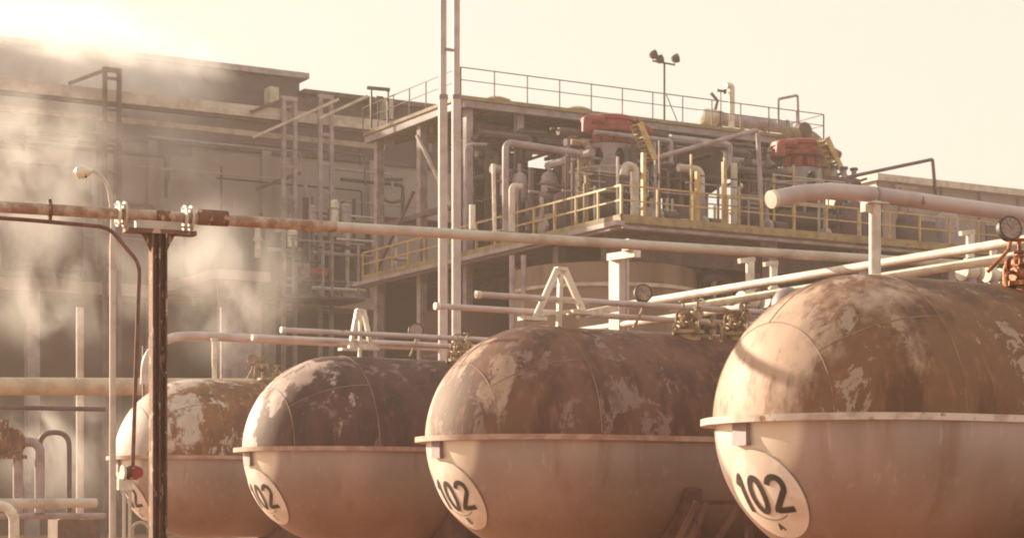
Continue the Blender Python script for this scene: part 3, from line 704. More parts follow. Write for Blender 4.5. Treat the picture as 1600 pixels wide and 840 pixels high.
# ------------------------------------------------------------------ low pipes at the left
def free(name, label, pts, r, m, bend=.3, caps=None, cat='pipe', grp=None, n=14): return pipe(name, label, cat, pts, r, m, bend, caps, grp, n)
free('ground_pipe', 'thick cream lagged pipe running level at the left behind the lamp post', [W(-60, 603, 46), W(420, 604, 50)], .22, LAG, n=20)
free('ground_pipe', 'dark thin pipe just under the thick cream pipe', [W(-60, 635, 47), W(165, 639, 48)], .06, MAUVE)
free('arched_pipe', 'pale pipe arching from the rusty post over the farthest tank', [W(226, 600, 41), W(228, 556, 41), W(262, 527, 41.5), W(300, 524, 42), W(300, 524, 42) + XD*14], .10, GREYL, .6)
q_ = W(335, 530, 40.2); free('small_post', 'slim white post standing on the farthest tank', [W(335, 600, 40.2), q_], .055, WHITE, caps=[('end_cap', q_, ZD, .05, .08, WHITE)], cat='post')
e = thing('ladder', 'pale short ladder between the thin pipe and the rusty post', 'ladder', W(228, 600, 44))
for px in (224, 236): put('stile', B().beam(W(px, 630, 44), W(px, 540, 44), .05, .05), MAUVE, e)
for py in range(545, 630, 12): put('rung', B().beam(W(224, py, 44), W(236, py, 44), .03, .03), GREYP, e)
for i, (x0_, x1_, y0_, r_) in enumerate(((28, 62, 690, .13), (62, 108, 675, .07))):
    free('looped_pipe', ['pale pipe loop at the lower left below the rusty pump', 'thin mauve pipe loop right of the pale loop at the lower left'][i], [W(x0_, 800, 50), W(x0_, y0_, 50), W(x1_, y0_, 50), W(x1_, 800, 50)], r_, (GREYP, MAUVE)[i], .5)
free('header_pipe', 'pale level header pipe low at the left', [W(-60, 786, 48), W(150, 785, 50)], .13, PALE)
free('header_pipe', 'grey level header pipe lowest at the left', [W(-60, 806, 49), W(165, 805, 51)], .08, GREYP)
free('hooped_pipe', 'yellowish hooped pipe in the bottom left corner', [W(-30, 790, 40), W(10, 790, 40), W(22, 805, 40), Vector((*W(22, 805, 40).xy, 0))], .11, WHITE, .25)
e = thing('pump', 'rusty dark pump at the left edge under the thick cream pipe', 'pump', W(20, 715, 50))
put('motor', B().lathe(W(-15, 690, 50), W(1, 0, 50)-W(0, 0, 50), [(0, .22), (.05, .34), (.55, .34), (.6, .22)], 18), RUST, e); put('volute', B().lathe(W(15, 690, 49.8), view, [(0, .38), (.25, .38), (.3, .2)], 18), RUST, e)
put('discharge', B().tube([W(6, 690, 49.8), W(6, 655, 49.8)], .14, 12), RUST, e); put('base_plate', B().beam(W(-25, 713, 50), W(38, 713, 50), .6, .1), RUST, e)
e = thing('machine', 'red brown machine low at the left behind the header pipes', 'machine', Vector((*W(110, 830, 55).xy, 0)))
put('housing', B().box(W(90, 870, 56).xy[:] + (0,), tuple((W(90, 870, 56) + Vector((1.3, 1, 0))).xy) + (1.15,)), MACH, e); put('lid', B().lathe(Vector((*W(108, 830, 55.6).xy, 1.15)), ZD, [(0, .35), (.1, .3), (.12, .1)], 16), MACH, e)
for i, px in enumerate((108, 180)):
    pass
# low wall panels and posts left of tanks
for i, (px, m_) in enumerate(((125, PALE), (350, GREYP))):
    q_ = W(px, 600, 70); put('round_column', B().lathe((q_.x, q_.y, 0), ZD, [(0, .14), (W(px, 480, 70).z, .14)], 14), m_, None, ['pale slim column in the brown shade left of the lamp post', 'grey slim column behind the farthest tank'][i], 'column')

# ------------------------------------------------------------------ process structure with deck and roof
XF = 35.75; YD_ = 54.4; YR = 66.0; YE = 75.0
zd = W(970, 340, 65).z; zr = W(720, 148, 75).z; XRr = oY(1287, 210, YR).x; XDr = oY(1660, 380, YD_).x
e = ps = thing('process_structure', 'open steel process structure with yellow edged deck and flat roof at the centre', 'steel structure', ((XF+XRr)/2, YE, 0))
# deck
put('deck', B().box((XF, YD_, zd-.22), (XDr, YE, zd-.05)), DECKM, e)
put('edge_strip', B().box((XF-.05, YD_-.06, zd-.16), (XDr, YD_-.002, zd+.12)), YELD, e)
put('edge_strip', B().box((XF-.06, YD_-.06, zd-.16), (XF-.002, YE, zd+.12)), YELD, e)
put('deck_beam', B().box((XF+.1, YD_+.05, zd-.34), (XDr, YD_+.3, zd-.221)), GREYP, e)
put('deck_beam', B().box((XF+.05, YD_+.31, zd-.34), (XF+.3, YE, zd-.221)), GREYP, e)
put('deck_beam', B().box((XF+.4, YD_+1.6, zd-1.25), (XDr, YD_+1.9, zd-.222)), MAUVE, e)
for x in range(40, int(XDr), 5): put('joist', B().box((x-.12, YD_+1.91, zd-.8), (x+.12, YE, zd-.224)), MAUVE, e)
# pale gutter beam lying under the corner
a = W(742, 393, 66.2); c = W(968, 342, 64.4)
put('gutter', B().beam((XF-.35, YD_-.5, zd-.26), (XF-.35, YE, zd-.30), .34, .16), GREYP, e)
# roof
put('roof_slab', B().box((XF, YR, zr-.14), (XRr, YE, zr)), YELD, e, plabel='olive roof sheet edge')
put('roof_beam', B().box((XF+.2, YR+.1, zr-.42), (XRr-.1, YR+.35, zr-.141)), GREYP, e)
put('roof_beam', B().box((XF+.08, YR+.36, zr-.45), (XF+.3, YE, zr-.142)), GREYP, e)
put('roof_beam', B().box((XF+.6, YR+1.5, zr-1.0), (XRr-.4, YR+1.7, zr-.7)), MAUVE, e)
put('roof_beam', B().box((XF+.6, YR+3.5, zr-.85), (XRr-.4, YR+3.8, zr-.5)), MAUVE, e)
for x in [v for v in (XF+1.5+i*2.6 for i in range(9)) if v < XRr-.3]: put('purlin', B().box((x-.1, YR+.37, zr-.40), (x+.1, YE-.1, zr-.253)), MAUVE, e)
for px in (720, 800, 905, 1035, 1160, 1270):
    x = oY(px, 300, YR+.5).x + .35; put('column', B().box((x-.15, YR+.4, 0), (x+.15, YR+.7, zr-.254)), GREYP, e)
for yy in (70.3, YE-.6): put('column', B().box((XF+.32, yy-.16, 0), (XF+.66, yy+.16, zr-.254)), GREYP, e)
for X_, Y_ in ((oX(875, 400, XF+1.2).x, oX(875, 400, XF+1.2).y), (XF+1.2, 69.5)):
    put('column', B().box((X_-.2, Y_-.2, 0), (X_+.2, Y_+.2, zd-.23)), GREYP, e)
for px in (1200, 1340, 1480):
    x = oY(px, 400, YD_+1.2).x; put('column', B().box((x-.2, YD_+.9, 0), (x+.2, YD_+1.3, zd-.23)), GREYP, e)
# bracing on the open left side
put('brace', B().beam((XF+.2, 70.2, zr-.9), (XF+.2, 67.2, zr-4.2), .12, .12), PALE, e)
put('brace', B().beam((XF+.25, 74.2, zd+.2), (XF+.25, 70.6, zd+3.2), .1, .1), MAUVE, e)
put('cross_tie', B().box((XF+.3, YR+.75, zr-4.3), (XF+.5, YE-.8, zr-4.1)), MAUVE, e)
put('cross_tie', B().box((XF+.67, YE-.9, zd+2.4), (XRr-1, YE-.7, zd+2.65)), MAUVE, e)
for i in range(4):
    x = XF+1+i*5.4; put('truss', B().beam((x, YR+2, zr-1.1), (x+2.7, YR+2, zr-2.1), .12, .12), MAUVE, e); put('truss', B().beam((x+2.7, YR+2, zr-2.1), (x+5.4, YR+2, zr-1.1), .12, .12), MAUVE, e)
# railings
def railing(pts_x, a, b_, axis, h, m, w_, name='railing', skip=()):
    """a: start, b_: end of the run"""
    r = put(name, B().beam(a + ZD*h, b_ + ZD*h, w_, w_), m, e)
    put('mid_rail', B().beam(a + ZD*h*.55, b_ + ZD*h*.55, w_*.8, w_*.8), m, r)
    L_ = (b_-a).length; n = max(1, round(L_/pts_x))
    for i in range(n+1):
        if i in skip: continue
        p = a + (b_-a)*i/n; put('rail_post', B().box((p.x-w_*.6, p.y-w_*.6, p.z), (p.x+w_*.6, p.y+w_*.6, p.z+h-.01)), m, r)
railing(1.5, Vector((XF, YD_, zd)), Vector((XDr, YD_, zd)), 0, 1.12, YEL, .055)
railing(1.5, Vector((XF, YD_, zd)), Vector((XF, YE, zd)), 0, 1.12, YEL, .065)
railing(1.6, Vector((XF, YR, zr)), Vector((XRr, YR, zr)), 0, 1.1, MAUVE, .035)
railing(1.6, Vector((XF, YR, zr)), Vector((XF, YE, zr)), 0, 1.1, MAUVE, .035)
railing(2.2, Vector((XRr, YR, zr)), Vector((XRr, YE, zr)), 0, 1.1, MAUVE, .035)
for px in (1006, 1090, 1132):      # taller yellow posts rising from the deck edge to the pipework
    q_ = oY(px, 350, YD_+.15); put('tall_post', B().box((q_.x-.07, YD_+.1, zd), (q_.x+.07, YD_+.24, zd+(2.35 if px != 1090 else 1.9))), YEL, e)
# wall closing the storey under the deck
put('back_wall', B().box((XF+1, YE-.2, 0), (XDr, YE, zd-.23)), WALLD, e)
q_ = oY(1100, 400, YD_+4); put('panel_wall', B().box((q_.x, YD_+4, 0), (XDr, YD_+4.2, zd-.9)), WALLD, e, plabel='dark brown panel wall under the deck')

# silo under the deck
sc = Vector((*W(945, 500, 70.2).xy, 0)); sr = 3.35
e = thing('silo', 'wide weathered brown silo standing under the deck corner', 'silo', sc)
b = B(); n = 96; zt_ = zd-1.27
for z in (0, zt_):
    for k in range(n): a_ = 2*math.pi*k/n; q_ = sr + (.06 if k % 2 else -.0); b.v.append(sc + Vector((q_*math.cos(a_), q_*math.sin(a_), z)))
for k in range(n): b.f.append((k, (k+1) % n, n+(k+1) % n, n+k))
b.f.append(tuple(range(n, 2*n))); put('shell', b, SILOM, e)
for py in (447,): z = W(945, py, 66.8).z; put('stiffener_ring', B().lathe(sc + ZD*z, ZD, [(0, sr+.05), (.02, sr+.16), (.14, sr+.16), (.16, sr+.05)], 64), PALE, e)
z = W(945, 600, 66.8).z; put('stiffener_ring', B().lathe(sc + ZD*z, ZD, [(0, sr+.05), (.02, sr+.16), (.14, sr+.16), (.16, sr+.05)], 64), PALE, e)
for px in (800, 818, 1077): q_ = W(px, 500, 67.5 if px < 1000 else 69); put('downpipe', B().tube([(q_.x, q_.y, 0), (q_.x, q_.y, zt_+.3)], .10, 10), GREYP, e)
sc2 = Vector((*W(760, 500, 78).xy, 0)); e = thing('silo', 'dark silo in the shade behind the twin masts', 'silo', sc2)
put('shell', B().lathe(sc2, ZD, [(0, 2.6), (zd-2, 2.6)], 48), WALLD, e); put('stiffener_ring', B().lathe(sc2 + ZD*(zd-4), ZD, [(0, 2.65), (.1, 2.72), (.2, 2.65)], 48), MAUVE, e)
# pipes under the deck on the right
for i, (pp, r_, m_, lab) in enumerate(((([1095, 432], [1135, 432], [1135, 700]), .22, MAUVE, 'mauve pipe bending down under the deck right of the silo'),
                                       (([1115, 400], [1115, 700]), .10, GREYP, 'thin straight pipe inside the mauve pipe bend'),
                                       (([1180, 420], [1180, 700]), .20, GREYP, 'grey upright pipe behind the white spindle valves'),
                                       (([1298, 395], [1298, 700]), .12, MAUVE, 'mauve upright pipe under the deck above the nearest tank'),
                                       (([1500, 415], [1530, 415], [1530, 700]), .2, GREYP, 'grey bent pipe under the deck far right'),
                                       (([1462, 415], [1462, 700]), .13, PALE, 'pale upright pipe under the deck far right'))):
    free('drop_pipe', lab, [oY(p[0], p[1], YD_+2.6) for p in pp], r_, m_, .5)
for i, (p0, p1) in enumerate((((1150, 455), (1290, 470)), ((590, 400), (700, 360)))): pass
for i, (px, lab) in enumerate(((1395, 'left'), (1545, 'right'))):
    q_ = oY(px, 430, YD_+2.2); e = thing('filter_vessel', f'pale small upright vessel under the deck, {lab} one of two above the nearest tank', 'vessel', (q_.x, q_.y, 7))
    put('shell', B().lathe((q_.x, q_.y, 6.5), ZD, [(0, .3), (.3, .45), (2.4, .45), (2.7, .2)], 18), GREYP, e); put('flange', B().lathe((q_.x, q_.y, 8.1), ZD, [(0, .52), (.12, .52)], 18), PALE, e)
    for k in (-.3, .3): put('leg', B().box((q_.x+k-.05, q_.y-.05, 0), (q_.x+k+.05, q_.y+.05, 6.9)), GREYP, e)

# red topped reactors
def reactor(px, yy, ztop_, s, label):
    q_ = oY(px, 300, yy); x, y = q_.x, q_.y; e = thing('reactor_vessel', label, 'vessel', (x, y, zd), 'reactors with red drives')
    c = Vector((x, y, ztop_))
    put('motor_drum', B().lathe(c - ZD*.62*s, ZD, [(0, .9*s), (.06*s, .98*s), (.18*s, .98*s), (.22*s, .9*s), (.40*s, .9*s), (.44*s, .96*s), (.56*s, .96*s), (.62*s, .8*s)], 36), RED, e)
    for k in range(5):
        yv = -.95*s + .1*k
        a_ = rad(200 + k*35); put('red_duct', B().lathe(c + Vector((math.cos(a_)*.62*s, math.sin(a_)*.62*s, -.95*s)), ZD, [(0, .2*s), (.34*s, .2*s)], 12), RED, e)
    put('red_arm', B().tube([c + Vector((-.7*s, -.7*s, -.25*s)), c + Vector((-1.35*s, -.75*s, -.3*s)), c + Vector((-1.35*s, -.75*s, -.75*s))], .17*s, 12, .2), RED, e)
    put('red_arm', B().tube([c + Vector((.7*s, -.7*s, -.3*s)), c + Vector((1.25*s, -.7*s, -.5*s))], .2*s, 12), RED, e)
    # lantern collar with arched openings: eight curved panels under a ring
    b = B(); r0 = .78*s; z0 = -2.0*s; z1 = -.98*s
    nn = 96
    for side_ in (1, .93):
        for j in range(13):
            z = z0 + (z1-z0)*j/12
            for k in range(nn): a_ = 2*math.pi*k/nn; b.v.append(c + Vector((r0*side_*math.cos(a_)*(1+.05*(1-j/12)), r0*side_*math.sin(a_)*(1+.05*(1-j/12)), z)))
    for sgn in range(2):
        for j in range(12):
            for k in range(nn):
                u = ((k+.5) % 16)/16 - .5; v = (j+.5)/12 - .52
                if (u/.24)**2 + (v/.30)**2 < 1: continue
                o = sgn*13*nn; b.f.append((o+j*nn+k, o+j*nn+(k+1) % nn, o+(j+1)*nn+(k+1) % nn, o+(j+1)*nn+k))
    put('lantern_collar', b, GREYP, e); put('shaft', B().tube([c - ZD*2*s, c - ZD*.9*s], .22*s, 12), DARK, e)
    put('vessel_shell', B().lathe(Vector((x, y, zd+1.0)), ZD, [(0, .35*s), (.25, .75*s), (.6, .95*s), (ztop_-zd-1-2.25*s, .95*s), (ztop_-zd-1-2.0*s, .9*s)], 36), MAUVE, e)
    put('support_ring', B().lathe(Vector((x, y, zd+1.9)), ZD, [(0, 1.0*s), (.05, 1.35*s), (.16, 1.35*s), (.2, 1.0*s)], 36), YELD, e)
    for k in range(4):
        a_ = rad(45+90*k); put('leg', B().box((x+1.1*s*math.cos(a_)-.08, y+1.1*s*math.sin(a_)-.08, zd-.05), (x+1.1*s*math.cos(a_)+.08, y+1.1*s*math.sin(a_)+.08, zd+1.9)), YELD, e)
    b = B(); b.tube([Vector((x+1.4*s*math.cos(k*math.pi/12), y+1.4*s*math.sin(k*math.pi/12), zd+2.95)) for k in range(25)], .035, 6)
    for k in range(8): b.beam((x+1.4*s*math.cos(k*math.pi/4), y+1.4*s*math.sin(k*math.pi/4), zd+1.95), (x+1.4*s*math.cos(k*math.pi/4), y+1.4*s*math.sin(k*math.pi/4), zd+2.95), .04, .04)
    put('guard_rail', b, PALE, e); return e
zt1 = oY(948, 184, 61.5).z; reactor(950, 61.5, zt1, 1.12, 'left reactor with faded red drive drum under the roof edge')
zt2 = oY(1245, 222, 60.5).z; reactor(1246, 60.5, zt2, 1.15, 'right reactor with bright red drive drum at the roof end')
# yellow chutes beside the reactors
def chute(a, b_, Y, label):
    p = oY(*a, Y); q_ = oY(*b_, Y); e = thing('yellow_stair', label, 'steel stair', (q_.x, q_.y, q_.z), 'yellow steep stairs')
    for k in (0, .5): put('stringer', B().beam(p + YD*k, q_ + YD*k, .06, .24), YEL, e)
    for i in range(9): c = p + (q_-p)*(i+.5)/9; put('tread', B().box((c.x-.14, c.y+.05, c.z-.02), (c.x+.14, c.y+.45, c.z+.02)), YELD, e)
chute((1000, 192), (1024, 250), 58.9, 'yellow steep stair right of the left reactor')
chute((1292, 215), (1328, 292), 58.6, 'yellow steep stair right of the right reactor')

# process piping on the deck, described by what one sees; the gaps are where the open sky shows through
gap = [(824, 876, 238, 258), (1104, 1166, 272, 355), (1060, 1075, 300, 345)]
def inset(px, w_): return any(px-w_ < g_[1] and px+w_ > g_[0] for g_ in gap)
def hits(px0, px1, py0, py1):
    return any(px0 < g_[1] and px1 > g_[0] and py0 < g_[3] and py1 > g_[2] for g_ in gap)
def L(pp, Y, r, m, label, bend=.3, name='process_pipe'): return free(name, label, [oY(p[0], p[1], Y) for p in pp], r, m, bend)
L([(790, 362), (790, 222), (908, 240)], 59, .125, GREYP, 'grey pipe shaped like an upside down L left of centre on the deck', .3)
L([(800, 362), (800, 290), (815, 292)], 58, .12, PALE, 'short pale pipe standing in front of the upside down L pipe')
L([(773, 362), (771, 256)], 58.5, .07, WHITE, 'thin white pipe left of the upside down L pipe')
L([(738, 358), (738, 320)], 58, .11, WHITE, 'stubby white pipe just right of the twin masts')
L([(728, 345), (728, 225), (760, 226)], 62, .06, GREYP, 'thin grey riser beside the right mast')
L([(992, 345), (992, 262), (978, 258), (974, 275)], 57, .16, PALE, 'pale goose-necked pipe right of the left reactor')
L([(1030, 245), (1184, 203), (1192, 385)], 55.0, .085, GREYP, 'slanting grey pipe davit arm reaching right over the deck', .15, 'davit')
L([(1143, 255), (1143, 134), (1134, 134)], 67.5, .14, WHITE, 'tall white vent pipe rising through the roof', .15, 'vent_pipe')
L([(1216, 200), (1216, 155), (1246, 149), (1248, 212)], 67, .06, GREYP, 'thin pipe hoop standing on the roof right end', .1, 'pipe_hoop')
L([(1324, 300), (1324, 277), (1457, 249), (1463, 320)], 56.5, .07, MAUVE, 'long thin pipe davit arm at the far right against the sky', .1, 'davit')
L([(745, 200), (900, 214)], 69, .28, MAUVE, 'wide mauve duct under the roof left part', name='duct')
L([(1030, 232), (1200, 258)], 66, .16, GREYP, 'grey pipe running level under the roof right part')
L([(1030, 250), (1215, 278)], 64, .12, PALE, 'pale pipe running level just below the grey one at the right')
L([(1010, 215), (1210, 238)], 68, .2, MAUVE, 'wide mauve pipe high under the roof at the right')
L([(830, 350), (830, 262)], 62, .1, MAUVE, 'mauve riser below the small sky gap left of the left reactor')
L([(1147, 350), (1147, 255)], 58, .13, PALE, 'pale post like pipe in the middle of the right bay')
L([(1060, 262), (1095, 266), (1095, 352)], 57.5, .15, PALE, 'pale bent pipe at the left of the right bay')
for i, (px0, px1, py, Y, r, m, lab) in enumerate(((712, 768, 232, 70, .38, PALE, 'pale level drum by the twin masts under the roof'),
                                 (1150, 1200, 345, 62, .3, MAUVE, 'mauve level drum low in the right bay'),
                                 (905, 975, 325, 60, .42, DARK, 'dark level drum under the left reactor'),
                                 (1215, 1330, 345, 58, .45, DARK, 'dark level drum under the right reactor'))):
    a = oY(px0, py, Y); bx = oY(px1, py, Y).x; e = thing('level_drum', lab, 'drum', (a.x, a.y, a.z-r))
    put('shell', B().lathe(a, XD, [(0, r*.5), (.12, r*.9), (.25, r), (bx-a.x-.25, r), (bx-a.x-.12, r*.9), (bx-a.x, r*.5)], 20), m, e)
    for t in (.3, .7): xx = a.x+(bx-a.x)*t; put('saddle', B().box((xx-.08, a.y-r*.7, a.z-r-.25), (xx+.08, a.y+r*.7, a.z-r*.7)), MAUVE, e)
sr_ = random.Random(5)
for i in range(26):
    px = sr_.uniform(985, 1345); Y = sr_.uniform(55.0, 58.5); a = oY(px, 350, Y); hh = sr_.uniform(1.2, 3.2)
    put('slim_post', B().box((a.x-.035, Y-.035, zd-.05), (a.x+.035, Y+.035, zd+hh)), sr_.choice([YEL, MAUVE, GREYP, PALE]), None, 'slim post standing on the deck behind the yellow railing', 'post', 'slim posts on the deck')
for i in range(14):
    px = sr_.uniform(985, 1250); py = sr_.uniform(262, 345); Y = sr_.uniform(55.2, 58.4); a = oY(px, py, Y); l = sr_.uniform(1, 4)
    put('hand_bar', B().tube([a, a + XD*l], .03, 6), sr_.choice([YEL, MAUVE, GREYP, PALE]), None, 'slim level bar between the posts behind the yellow railing', 'bar', 'slim bars on the deck')
for i in range(34):
    px = sr_.uniform(728, 985); Y = sr_.uniform(57.5, 63); a = oY(px, 350, Y); hh = sr_.uniform(1.4, 3.2); w_ = sr_.choice([.03, .04, .06])
    if a.x < XF + .15 or inset(px, 6): continue
    put('slim_post', B().box((a.x-w_, Y-w_, zd-.05), (a.x+w_, Y+w_, zd+hh)), sr_.choice([MAUVE, GREYP, PALE, DARK, YELD]), None, 'slim post among the pipework on the left wing of the deck', 'post', 'slim posts on the left wing')
for i in range(22):
    px = sr_.uniform(728, 960); py = sr_.uniform(255, 345); Y = sr_.uniform(57.5, 62); a = oY(px, py, Y); l = sr_.uniform(1, 3.5)
    if a.x < XF + .15: continue
    put('hand_bar', B().tube([a, a + XD*l], .035, 6), sr_.choice([MAUVE, GREYP, PALE]), None, 'slim level bar among the pipework on the left wing of the deck', 'bar', 'slim bars on the left wing')
# cone bottomed hopper in the right bay
q_ = oY(1072, 252, 64); e = thing('hopper', 'dark brown cone bottomed hopper under the roof between the reactors', 'hopper', (q_.x, q_.y, zd+1.5))
z1 = q_.z; put('hopper_shell', B().lathe((q_.x, q_.y, z1-1.9), ZD, [(0, .2), (.9, 1.5), (2.2, 1.55), (2.3, 1.2)], 32), WALLD, e)
for k in range(4): a_ = rad(45+90*k); put('leg', B().box((q_.x+1.6*math.cos(a_)-.07, q_.y+1.6*math.sin(a_)-.07, zd), (q_.x+1.6*math.cos(a_)+.07, q_.y+1.6*math.sin(a_)+.07, z1-.3)), MAUVE, e)
q_ = oY(1030, 255, 68); e = thing('hopper', 'second brown hopper set deeper behind the left yellow stair', 'hopper', (q_.x, q_.y, zd+1.5))
put('hopper_shell', B().lathe((q_.x, q_.y, q_.z-1.5), ZD, [(0, .2), (.9, 1.3), (2.2, 1.35), (2.3, 1.1)], 32), DARK, e)
for k in range(4): a_ = rad(45+90*k); put('leg', B().box((q_.x+1.25*math.cos(a_)-.07, q_.y+1.25*math.sin(a_)-.07, zd), (q_.x+1.25*math.cos(a_)+.07, q_.y+1.25*math.sin(a_)+.07, q_.z-.3)), MAUVE, e)
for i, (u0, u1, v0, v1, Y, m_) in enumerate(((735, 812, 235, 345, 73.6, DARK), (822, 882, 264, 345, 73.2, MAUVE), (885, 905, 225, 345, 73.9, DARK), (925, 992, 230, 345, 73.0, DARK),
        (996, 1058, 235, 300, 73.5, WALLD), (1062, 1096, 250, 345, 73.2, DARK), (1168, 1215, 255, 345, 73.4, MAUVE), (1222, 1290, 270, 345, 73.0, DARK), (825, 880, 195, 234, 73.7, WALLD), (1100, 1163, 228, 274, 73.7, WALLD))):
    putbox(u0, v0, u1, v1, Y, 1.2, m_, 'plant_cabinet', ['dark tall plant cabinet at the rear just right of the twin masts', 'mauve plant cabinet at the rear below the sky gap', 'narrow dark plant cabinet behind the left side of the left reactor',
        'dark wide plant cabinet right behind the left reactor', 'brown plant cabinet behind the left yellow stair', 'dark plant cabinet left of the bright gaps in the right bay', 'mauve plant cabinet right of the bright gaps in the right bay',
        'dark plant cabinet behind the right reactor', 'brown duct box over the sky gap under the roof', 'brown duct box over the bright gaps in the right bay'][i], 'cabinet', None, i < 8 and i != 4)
# small vessels on the deck
for i, (px, py, Y, r, h, m, lab) in enumerate(((858, 268, 63, .32, 1.1, GREYP, 'grey small vessel right of the sky gap under the roof'), (812, 270, 64, .3, 1.2, GREYP, 'grey small vessel left of the sky gap under the roof'),
        (880, 300, 61, .4, 1.6, MAUVE, 'mauve small vessel left of the left reactor'), (1180, 300, 61, .35, 1.3, MAUVE, 'mauve small vessel left of the right reactor'),
        (1165, 262, 63, .25, .7, DARK, 'dark small round vessel seen against the sky in the right bay'), (1065, 320, 59, .35, 1.4, MAUVE, 'mauve small vessel between the two reactors'),
        (1018, 325, 58, .26, 1.3, GREYP, 'grey small vessel below the left yellow stair'), (1318, 310, 60, .4, 1.4, MAUVE, 'mauve small vessel right of the right reactor'))):
    p = oY(px, py, Y); e = thing('small_vessel', lab, 'vessel', (p.x, p.y, zd))
    put('shell', B().lathe((p.x, p.y, p.z-h), ZD, [(0, r*.4), (.15, r*.9), (.3, r), (h-.3, r), (h-.1, r*.85), (h, r*.35)], 20), m, e)
    put('flange', B().lathe((p.x, p.y, p.z-h*.45), ZD, [(0, r*1.15), (.1, r*1.15)], 20), m, e); put('stand', B().tube([(p.x, p.y, zd-.05), (p.x, p.y, p.z-h+.1)], r*.45, 10), MAUVE, e)
    put('top_nozzle', B().tube([(p.x, p.y, p.z-.05), (p.x, p.y, p.z+.35)], .07, 8), m, e)
# pump sets on the deck
for i, (px, Y, lab) in enumerate(((1040, 56, 'first pump from the left on the deck behind the yellow railing'), (1110, 56.5, 'second pump from the left on the deck behind the yellow railing'),
                                  (1210, 56, 'third pump from the left on the deck, below the right reactor'), (1300, 56.5, 'rightmost pump on the deck behind the yellow railing'), (860, 60, 'pump on the left wing of the deck under the sky gap'))):
    p = oY(px, 340, Y); z = zd; e = thing('deck_pump', lab, 'pump', (p.x, p.y, z), 'pumps on the deck')
    put('base', B().box((p.x-.6, p.y-.25, z-.04), (p.x+.6, p.y+.25, z+.12)), MAUVE, e); put('motor', B().lathe((p.x-.1, p.y, z+.42), XD, [(0, .15), (.03, .24), (.6, .24), (.63, .12)], 16), DARK, e)
    put('volute', B().lathe((p.x-.45, p.y, z+.4), XD, [(0, .2), (.04, .3), (.2, .3), (.24, .12)], 18), GREYP, e); put('discharge', B().tube([(p.x-.35, p.y, z+.6), (p.x-.35, p.y, z+1.5)], .07, 10), GREYP, e)
# the unnamed tangle of risers and level pipes
rr = random.Random(11)
n = 0
while n < 110:
    px = rr.uniform(722, 1285); py1 = rr.uniform(300, 350); top = 175 + (px-720)*.1; py0 = rr.uniform(top+5, py1-35)
    if hits(px-2, px+2, py0, py1): continue
    Y = rr.uniform(60, 73); r = rr.choice([.05, .06, .08, .12, .18]); a = oY(px, py0, Y)
    if a.x < XF + .6 or a.x + 1.3 > XRr or (inset(px, 35) and hits(px-35, px+35, py0-3, py0+3)): continue
    n += 1; e = thing('riser_pipe', 'narrow riser pipe in the tangle of pipework on the deck', 'pipe', (a.x, Y, zd), 'riser pipes on the deck')
    zz = max(zd, oY(px, py1, Y).z) if rr.random() < .5 else zd
    put('pipe_run', B().tube([(a.x, Y, zz), (a.x, Y, a.z), (a.x + rr.choice([-1, 1])*rr.uniform(.3, 1.2), Y, a.z)], r, 8, .15), rr.choice([GREYP, MAUVE, MAUVE, DARK, DARK, RUSTP]), e)
    put('flange', B().lathe((a.x, Y, (zz+a.z)/2), ZD, [(0, r*1.7), (.08, r*1.7)], 10), MAUVE, e)
n = 0
while n < 100:
    px = rr.uniform(722, 1320); top = 180 + (px-720)*.1; py = rr.uniform(top, 340) if rr.random() < .5 else rr.uniform(top, top+60); Y = rr.uniform(60, 73); a = oY(px, py, Y); l = rr.uniform(1, 5)
    if a.x < XF + .6 or hits(px, px+l*30, py-3, py+3): continue
    if a.x + l > XRr: continue
    n += 1
    if rr.random() < .35: pts = [a, a + YD*rr.uniform(1, 4)]
    else: pts = [a, a + XD*l, a + XD*l - ZD*rr.uniform(.3, 1)]
    put('level_pipe', B().tube(pts, rr.choice([.05, .07, .1, .16]), 8, .15), rr.choice([GREYP, MAUVE, MAUVE, DARK, DARK]), None, 'narrow level pipe in the tangle of pipework on the deck', 'pipe', 'level pipes on the deck')

# on the roof
q_ = oY(1038, 190, YR+1); e = thing('floodlight_mast', 'thin floodlight mast with cross arm standing on the roof', 'floodlight', q_); zt_ = oY(1038, 100, YR+1).z
put('pole', B().tube([(q_.x, q_.y, zr), (q_.x, q_.y, zt_)], .045, 8), DKGREY, e)
put('cross_arm', B().beam((q_.x-.6, q_.y, zt_+.06), (q_.x+.55, q_.y, zt_+.02), .07, .06), DKGREY, e)
for dx, dz in ((-.62, .28), (-.3, .12), (.52, .25)):
    h_ = put('floodlight', B().lathe((q_.x+dx-.12, q_.y, zt_+dz-.02), (1, -.3, .35), [(0, .10), (.1, .17), (.28, .2), (.3, .17)], 14), DKGREY, e); put('yoke', B().beam((q_.x+dx, q_.y, zt_+.03), (q_.x+dx, q_.y, zt_+dz), .04, .04), DKGREY, h_)
put('stay', B().beam((q_.x+.8, q_.y, zr), (q_.x+.1, q_.y, zt_-1.3), .03, .03), DKGREY, e)
a = oY(1094, 182, 68.5); bx = oY(1232, 198, 68.5).x; zz = zr + .95; e = thing('heat_exchanger', 'long grey barrel shaped heat exchanger lying on the roof', 'heat exchanger', (a.x, 68.5, zr))
put('shell', B().lathe((a.x+.9, 68.5, zz), XD, [(0, .30), (.02, .36), (.2, .36), (.21, .30), (bx-a.x-1.2, .30), (bx-a.x-1.19, .35), (bx-a.x-1.05, .35), (bx-a.x-.95, .2), (bx-a.x-.8, .08)], 24), GREYP, e)
put('end_dome', B().lathe((a.x, 68.5, zz), XD, [(0, .12), (.08, .3), (.25, .38), (.8, .38), (.89, .30)], 24), PALE, e)
for t in (.2, .45, .7, .93): xx = a.x + (bx-a.x)*t; put('saddle', B().box((xx-.08, 68.3, zr), (xx+.08, 68.7, zz-.2)), YELD, e)
